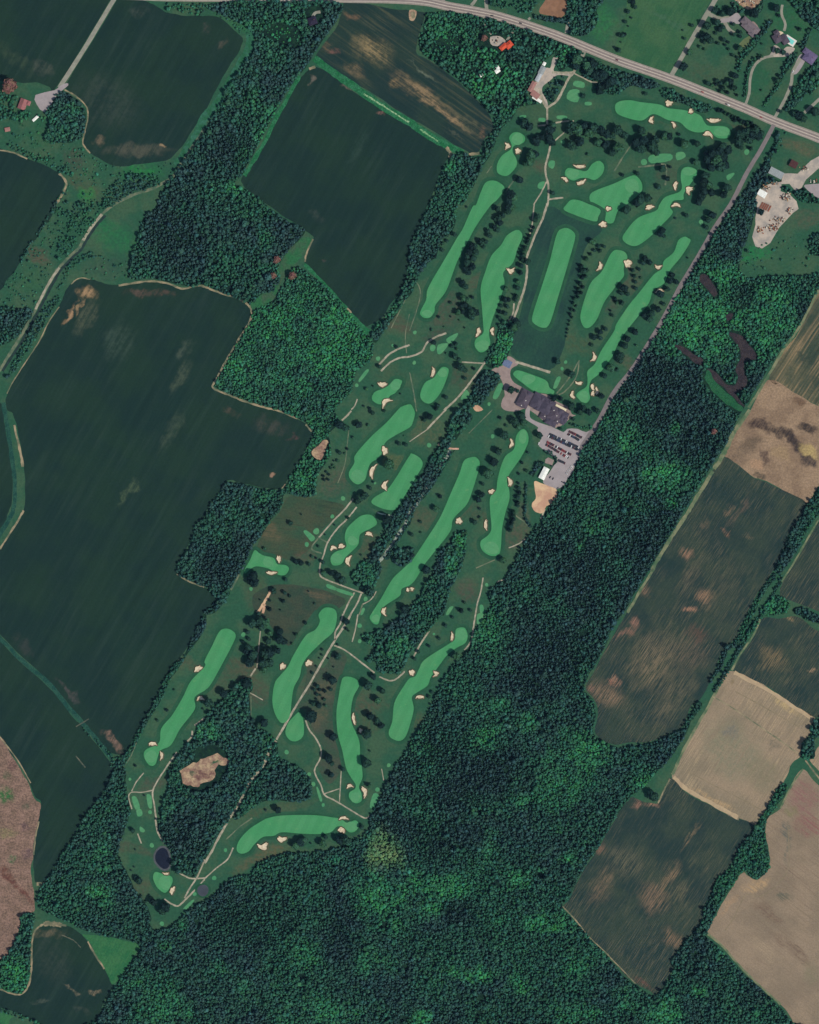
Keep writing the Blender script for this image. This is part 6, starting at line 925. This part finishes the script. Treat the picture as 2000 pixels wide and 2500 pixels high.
house('white_hut', 'white roofed cabin with a side wing deep in the mixed wood', 'cabin', zp(K_, 362, 755), 75*k7, 55*k7, 35, 3, 1.0, RM['white'], M_wallw, wings=[(4, 4.5, 5, 6)], chimney=False)
house('red_roofed_house', 'house with orange red tiled hip roofs near the highway', 'house', zp(K_, 548, 335), 115*k7, 95*k7, 40, 4.5, 2.6, RM['orange'], M_wallw, True, wings=[(-10, 4, 14, 8)])
house('farmhouse', 'russet roofed farmhouse among trees at the left', 'house', pt(0,0,195,880), L(85), L(60), 70, 4.5, 2.6, RM['russet'], M_wallw, wings=[(L(25), -L(40), 8, 7)])
house('white_hut', 'narrow white shed below the farm pad', 'shed', pt(0,0,300,1000), L(55), L(18), 42, 2.6, .6, RM['white'], M_wallw, chimney=False)
house('farm_shed', 'pale little shed in the lower farm clearing', 'shed', pt(0,0,65,1092), L(40), L(30), 10, 2.6, .7, RM['pink'], M_wallw, chimney=False)
house('dark_roofed_house', 'dark roofed house in the trees below the highway', 'house', pt(1,0,908,180), L(70), L(62), 20, 4.5, 2.6, RM['dark'], M_wallw, True)
k8 = M_PX/7.1875
house('mauve_roofed_house', 'large mauve hip roofed house with paved turning circle', 'house', zp(R_, 520, 490), 300*k8, 165*k8, -42, 5, 3.4, RM['mauve'], M_brick, True, wings=[(-14, 2, 15, 13), (9, -6, 11, 10)])
house('pool_house', 'purple grey roofed house beside a turquoise swimming pool', 'house', zp(R_, 985, 680), 130*k8, 150*k8, 30, 5, 3, RM['slate'], M_brick, True, wings=[(11, -9, 12, 16), (4, 9, 9, 9)])
house('violet_roofed_house', 'house with angular violet hip roofs at the right edge', 'house', zp(R_, 1560, 1010), 200*k8, 190*k8, -35, 5, 3.4, RM['violet'], M_brick, True, wings=[(-11, 5, 12, 10)])
k9 = M_PX/7.435
house('brown_barn', 'small dark brown roofed barn near the scrap yard drive', 'barn', zp(Y_, 1020, 530), 130*k9, 115*k9, -28, 4.5, 2.2, RM['brown'], M_brick, chimney=False)
house('grey_shed', 'long grey flat roofed shed at the head of the scrap yard', 'shed', zp(Y_, 705, 692), 255*k9, 120*k9, -27, 4.6, 1.0, RM['grey'], M_wallw, chimney=False)
house('white_shed', 'bright white roofed shed on the left of the scrap yard', 'shed', zp(Y_, 450, 1065), 150*k9, 105*k9, -30, 4.4, 1.0, RM['white'], M_wallw, chimney=False)
# pool
pp = zp(R_, 1215, 715); root = empty('swimming_pool', (pp[0], pp[1], 0), math.radians(-33)); tag(root, 'turquoise swimming pool in a white deck beside the pool house', 'pool')
MB().box(0, 0, -.2, .30, 210*k8, 130*k8).build('deck', M_trim, root); MB().box(0, 0, .1, .34, 145*k8, 75*k8).build('water', plain('pool_water', C(120, 206, 200), .1, .3, .1, .5), root)
# ------------------------------------------------------------------ vehicles
CARC = dict(black=C(26, 26, 32), charcoal=C(52, 52, 60), silver=C(176, 178, 182), white=C(226, 226, 226), red=C(150, 52, 50), maroon=C(92, 38, 42), blue=C(52, 66, 100), grey=C(104, 106, 112))
M_car = {k: plain('paint_'+k, c, .04, .5, .3, .5) for k, c in CARC.items()}; M_tyr = plain('tyre_rubber', C(26, 26, 28), .1, 1); M_lamp = plain('lamp_glass', C(220, 216, 200), .05, 1, .2, .5)
def car_parts():
    body = [(-2.3, .35), (-2.3, .8), (-2.1, .95), (-1.0, 1.0), (1.0, 1.0), (2.0, .88), (2.3, .7), (2.3, .35)]
    cab = [(-1.75, .97), (-1.2, 1.45), (.35, 1.45), (1.05, .97)]
    def ext(pr, w_, w2):
        n = len(pr); mx = max(z for _, z in pr); V = []
        for s in (-1, 1):
            for x, z in pr: V.append((x, s*(w2 if z == mx and w2 else w_), z))
        F = [list(range(n))[::-1] if False else list(range(n)), list(range(n, 2*n))[::-1]]+[[(i+1) % n, i, n+i, n+(i+1) % n] for i in range(n)]
        me = bpy.data.meshes.new('car'); me.from_pydata(V, [], F); me.update(); return me
    m = MB(); n = 10
    for s in (-.1, .1): m.v += [(.34*math.cos(6.283*i/n), s, .34*math.sin(6.283*i/n)) for i in range(n)]
    m.f = [list(range(n)), list(range(n, 2*n))[::-1]]+[[(i+1) % n, i, n+i, n+(i+1) % n] for i in range(n)]
    wh = bpy.data.meshes.new('wheel'); wh.from_pydata(m.v, [], m.f); wh.update(); wh.materials.append(M_tyr)
    return ext(body, .92, None), ext(cab, .82, .66), wh
BODY, CAB, WHEEL = car_parts(); CAB.materials.append(M_glass)
RT = bpy.data.meshes.new('roof_panel'); mb = MB().box(-.42, 0, 1.46, 1.50, 1.45, 1.28); RT.from_pydata(mb.v, [], mb.f); RT.update()
BODYC, RTC = {}, {}
for k in CARC:
    BODYC[k] = BODY.copy(); BODYC[k].materials.append(M_car[k]); RTC[k] = RT.copy(); RTC[k].materials.append(M_car[k])
def car(pos, deg, color, label, group, sc=1.0, z=.25):
    root = empty('car', (pos[0], pos[1], z), math.radians(deg)); root.scale = (sc,)*3; tag(root, label, 'car', group)
    def part(nm, me, loc=(0, 0, 0)):
        o = bpy.data.objects.new(nm, me); COL.objects.link(o); o.parent = root; o.location = loc
    part('body', BODYC[color]); part('cabin_glass', CAB); part('roof_panel', RTC[color])
    for x in (-1.4, 1.4):
        for y in (-.86, .86): part('wheel', WHEEL, (x, y, .34))
kb = M_PX/8.625
def row(x0, y0, x1, y1, n, cols, phrase, skip=.02):
    a, b = np.array(zp(B_, x0, y0)), np.array(zp(B_, x1, y1)); d = b-a; ang = math.degrees(math.atan2(d[1], d[0]))
    for i in range(n):
        if random.random() < skip: continue
        q = a+d*(i+.5)/n; c_ = random.choice(cols)
        car((q[0]+random.uniform(-.15, .15), q[1]+random.uniform(-.3, .3)), ang+90+random.choice((0, 180))+random.uniform(-2, 2), c_, f'{c_} car parked in the {phrase}', f'{c_} cars in the {phrase}', random.uniform(.95, 1.08))
DKC = ['black', 'charcoal', 'charcoal', 'blue', 'silver', 'charcoal', 'black', 'black', 'maroon', 'black', 'blue', 'white']; RDC = ['red', 'maroon', 'maroon', 'black', 'black', 'maroon', 'white', 'charcoal', 'maroon']
row(700, 165, 1330, 455, 24, DKC, 'upper line of the long middle parking row'); row(675, 210, 1310, 505, 24, DKC, 'lower line of the long middle parking row')
row(650, 335, 1165, 610, 20, RDC, 'upper line of the red tinged parking row', .06); row(625, 385, 1110, 680, 20, RDC, 'lower line of the red tinged parking row', .06)
row(1110, 110, 1390, 250, 11, RDC, 'upper line of the parking row nearest the clubhouse'); row(1085, 165, 1350, 310, 11, DKC, 'lower line of the parking row nearest the clubhouse')
row(880, 715, 1040, 790, 6, ['maroon', 'charcoal', 'red'], 'short parking line beside the hedge', 0)
row(1190, 830, 1050, 1020, 5, ['white', 'charcoal', 'silver'], 'short line along the forest edge', 0)
for x0, y0, x1, y1 in ((700, 165, 1330, 455), (675, 210, 1310, 505), (650, 335, 1165, 610), (625, 385, 1110, 680), (1110, 110, 1390, 250), (1085, 165, 1350, 310)):
    a, b = np.array(zp(B_, x0, y0)), np.array(zp(B_, x1, y1)); n_ = {0: 24, 1: 20, 2: 11}[0 if x0 in (700, 675) else 1 if x0 in (650, 625) else 2]; d = (b-a); u = d/np.hypot(*d); v = np.array((-u[1], u[0]))
    for i in range(n_+1):
        q = a+d*i/n_; o = link('bay_line', ribbon_mesh([tuple(q-v*2.5), tuple(q+v*2.5)], .16, .262, .2), M_paint, LOT)
for x, y, d, c_, lb in ((718, 1080, 62, 'black', 'black car parked alone on the open asphalt by the white shed'), (780, 1110, 62, 'charcoal', 'charcoal car parked on the open asphalt beside the black one'), (980, 1182, -30, 'black', 'black car nosed into the forest edge of the lot'), (760, 1570, 50, 'red', 'red car at the edge of the sand lot'), (792, 1512, 50, 'maroon', 'maroon car at the edge of the sand lot'), (880, 1310, 30, 'grey', 'grey car in the lower corner of the lot'), (480, 370, 70, 'white', 'white car on the small apron left of the parking lot')):
    car(zp(B_, x, y), d, c_, lb, None)
for c, r, x, y, d, c_, lb in ((2,0,695,132,-9,'black','black car on the highway above the red roofed house'), (2,0,935,196,-17,'black','black car on the highway near the gravel turnoff'), (3,0,22,505,-20,'maroon','maroon car on the highway near the meadow'), (3,0,742,775,-22,'red','red car on the highway past the straight lane'), (3,0,945,878,-22,'charcoal','charcoal car on the highway before the curved drive'), (3,0,1235,988,-23,'red','red car on the highway before the side road junction'), (3,0,960,884,-22,'white','white car on the highway behind the charcoal car'), (3,0,1505,605,60,'white','white car on the long straight drive')):
    car(pt(c, r, x, y), d, c_, lb, None, 1.1, .32)
# scrap yard: trailers, containers and heaps of stock
M_pal = {k: plain('stock_'+k, c, .2, .6) for k, c in dict(rust=C(140, 86, 68), pale=C(206, 200, 184), grey=C(134, 134, 130), wood=C(170, 138, 104), dark=C(70, 58, 54)).items()}
def trailer(pos, deg, i):
    root = empty('flatbed_trailer', (pos[0], pos[1], .18), math.radians(deg)); tag(root, 'rust red flatbed trailer parked in the line on the scrap yard', 'trailer', 'rust red trailers lined up on the scrap yard')
    MB().box(0, 0, .9, 1.2, 12, 2.4).build('bed', M_pal['rust'], root); MB().box(5.8, 0, 1.2, 2.4, .25, 2.4).build('headboard', M_pal['dark'], root)
    for x in (-4.5, -3.2):
        for y in (-1.05, 1.05):
            o = bpy.data.objects.new('wheel', WHEEL); COL.objects.link(o); o.parent = root; o.location = (x, y, .45); o.scale = (1.35, 1.6, 1.35)
for i, (x, y) in enumerate(((440, 1270), (475, 1285), (510, 1300), (545, 1315), (585, 1335))): trailer(zp(Y_, x, y), 62, i)
def pile(pos, i, ph):
    root = empty('stock_stack', (pos[0], pos[1], .16), random.uniform(0, 3)); k = random.choice(list(M_pal)); wd = {'rust': 'rusty', 'pale': 'whitish', 'grey': 'grey', 'wood': 'timber coloured', 'dark': 'dark brown'}[k]
    tag(root, f'{wd} stack of stored goods {ph}', 'stack', f'{wd} stacks {ph}')
    z = 0; w_, d_ = random.uniform(1.6, 3.2), random.uniform(1.2, 2.4)
    for j in range(random.randint(2, 4)):
        h = random.uniform(.4, .9); MB().box(random.uniform(-.15, .15), random.uniform(-.15, .15), z-.05, z+h, w_*random.uniform(.85, 1), d_*random.uniform(.85, 1), random.uniform(-.1, .1)).build('crate_layer', M_pal[k], root); z += h
for (x, y, rx, ry, n, ph) in ((520, 940, 60, 60, 14, 'near the white scrap yard shed'), (690, 870, 70, 25, 8, 'behind the grey scrap yard shed'), (880, 1120, 80, 70, 22, 'in the middle of the scrap yard'), (760, 1540, 90, 40, 18, 'along the right bank of the scrap yard'), (950, 1380, 60, 40, 10, 'at the right corner of the scrap yard'), (650, 1680, 90, 50, 18, 'along the lower bank of the scrap yard'), (410, 1710, 50, 50, 12, 'at the lower left of the scrap yard'), (1210, 620, 50, 40, 8, 'beside the scrap yard drive')):
    for i in range(int(n*2.4)): pile(zp(Y_, x+random.gauss(0, rx*.55), y+random.gauss(0, ry*.55)), i, ph)
for i in range(16): pile(zp(R_, 420+random.gauss(0, 90), 40+random.gauss(0, 30)), i, 'on the timber yard above the mauve roofed house')
for i in range(10): pile(zp(K_, 340+random.gauss(0, 40), 265+random.gauss(0, 35)), i, 'on the yard left of the red roofed house')
for i in range(8): pile(zp(Y_, 1400+random.gauss(0, 60), 840+random.gauss(0, 20)), i, 'on the neighbouring grey yard')
# ------------------------------------------------------------------ the air between the ground and the satellite's height
hz = bpy.data.meshes.new('haze'); mb = MB().box(0, 0, -2, CAM_H+60, 8200, 8200); hz.from_pydata(mb.v, [], mb.f); hz.update()
ho = link('haze', hz); tag(ho, 'thin pale blue air lying evenly over the whole landscape', 'haze', None, 'stuff')
hm = bpy.data.materials.new('thin_air'); hm.use_nodes = True; hn = hm.node_tree; hn.nodes.clear()
pv = hn.nodes.new('ShaderNodeVolumePrincipled'); pv.inputs['Color'].default_value = (.35, .62, 1, 1); pv.inputs['Density'].default_value = HAZE
mo = hn.nodes.new('ShaderNodeOutputMaterial'); hn.links.new(pv.outputs[0], mo.inputs['Volume']); hz.materials.append(hm)
print('woodland trees', tot, 'objects', len(bpy.data.objects))
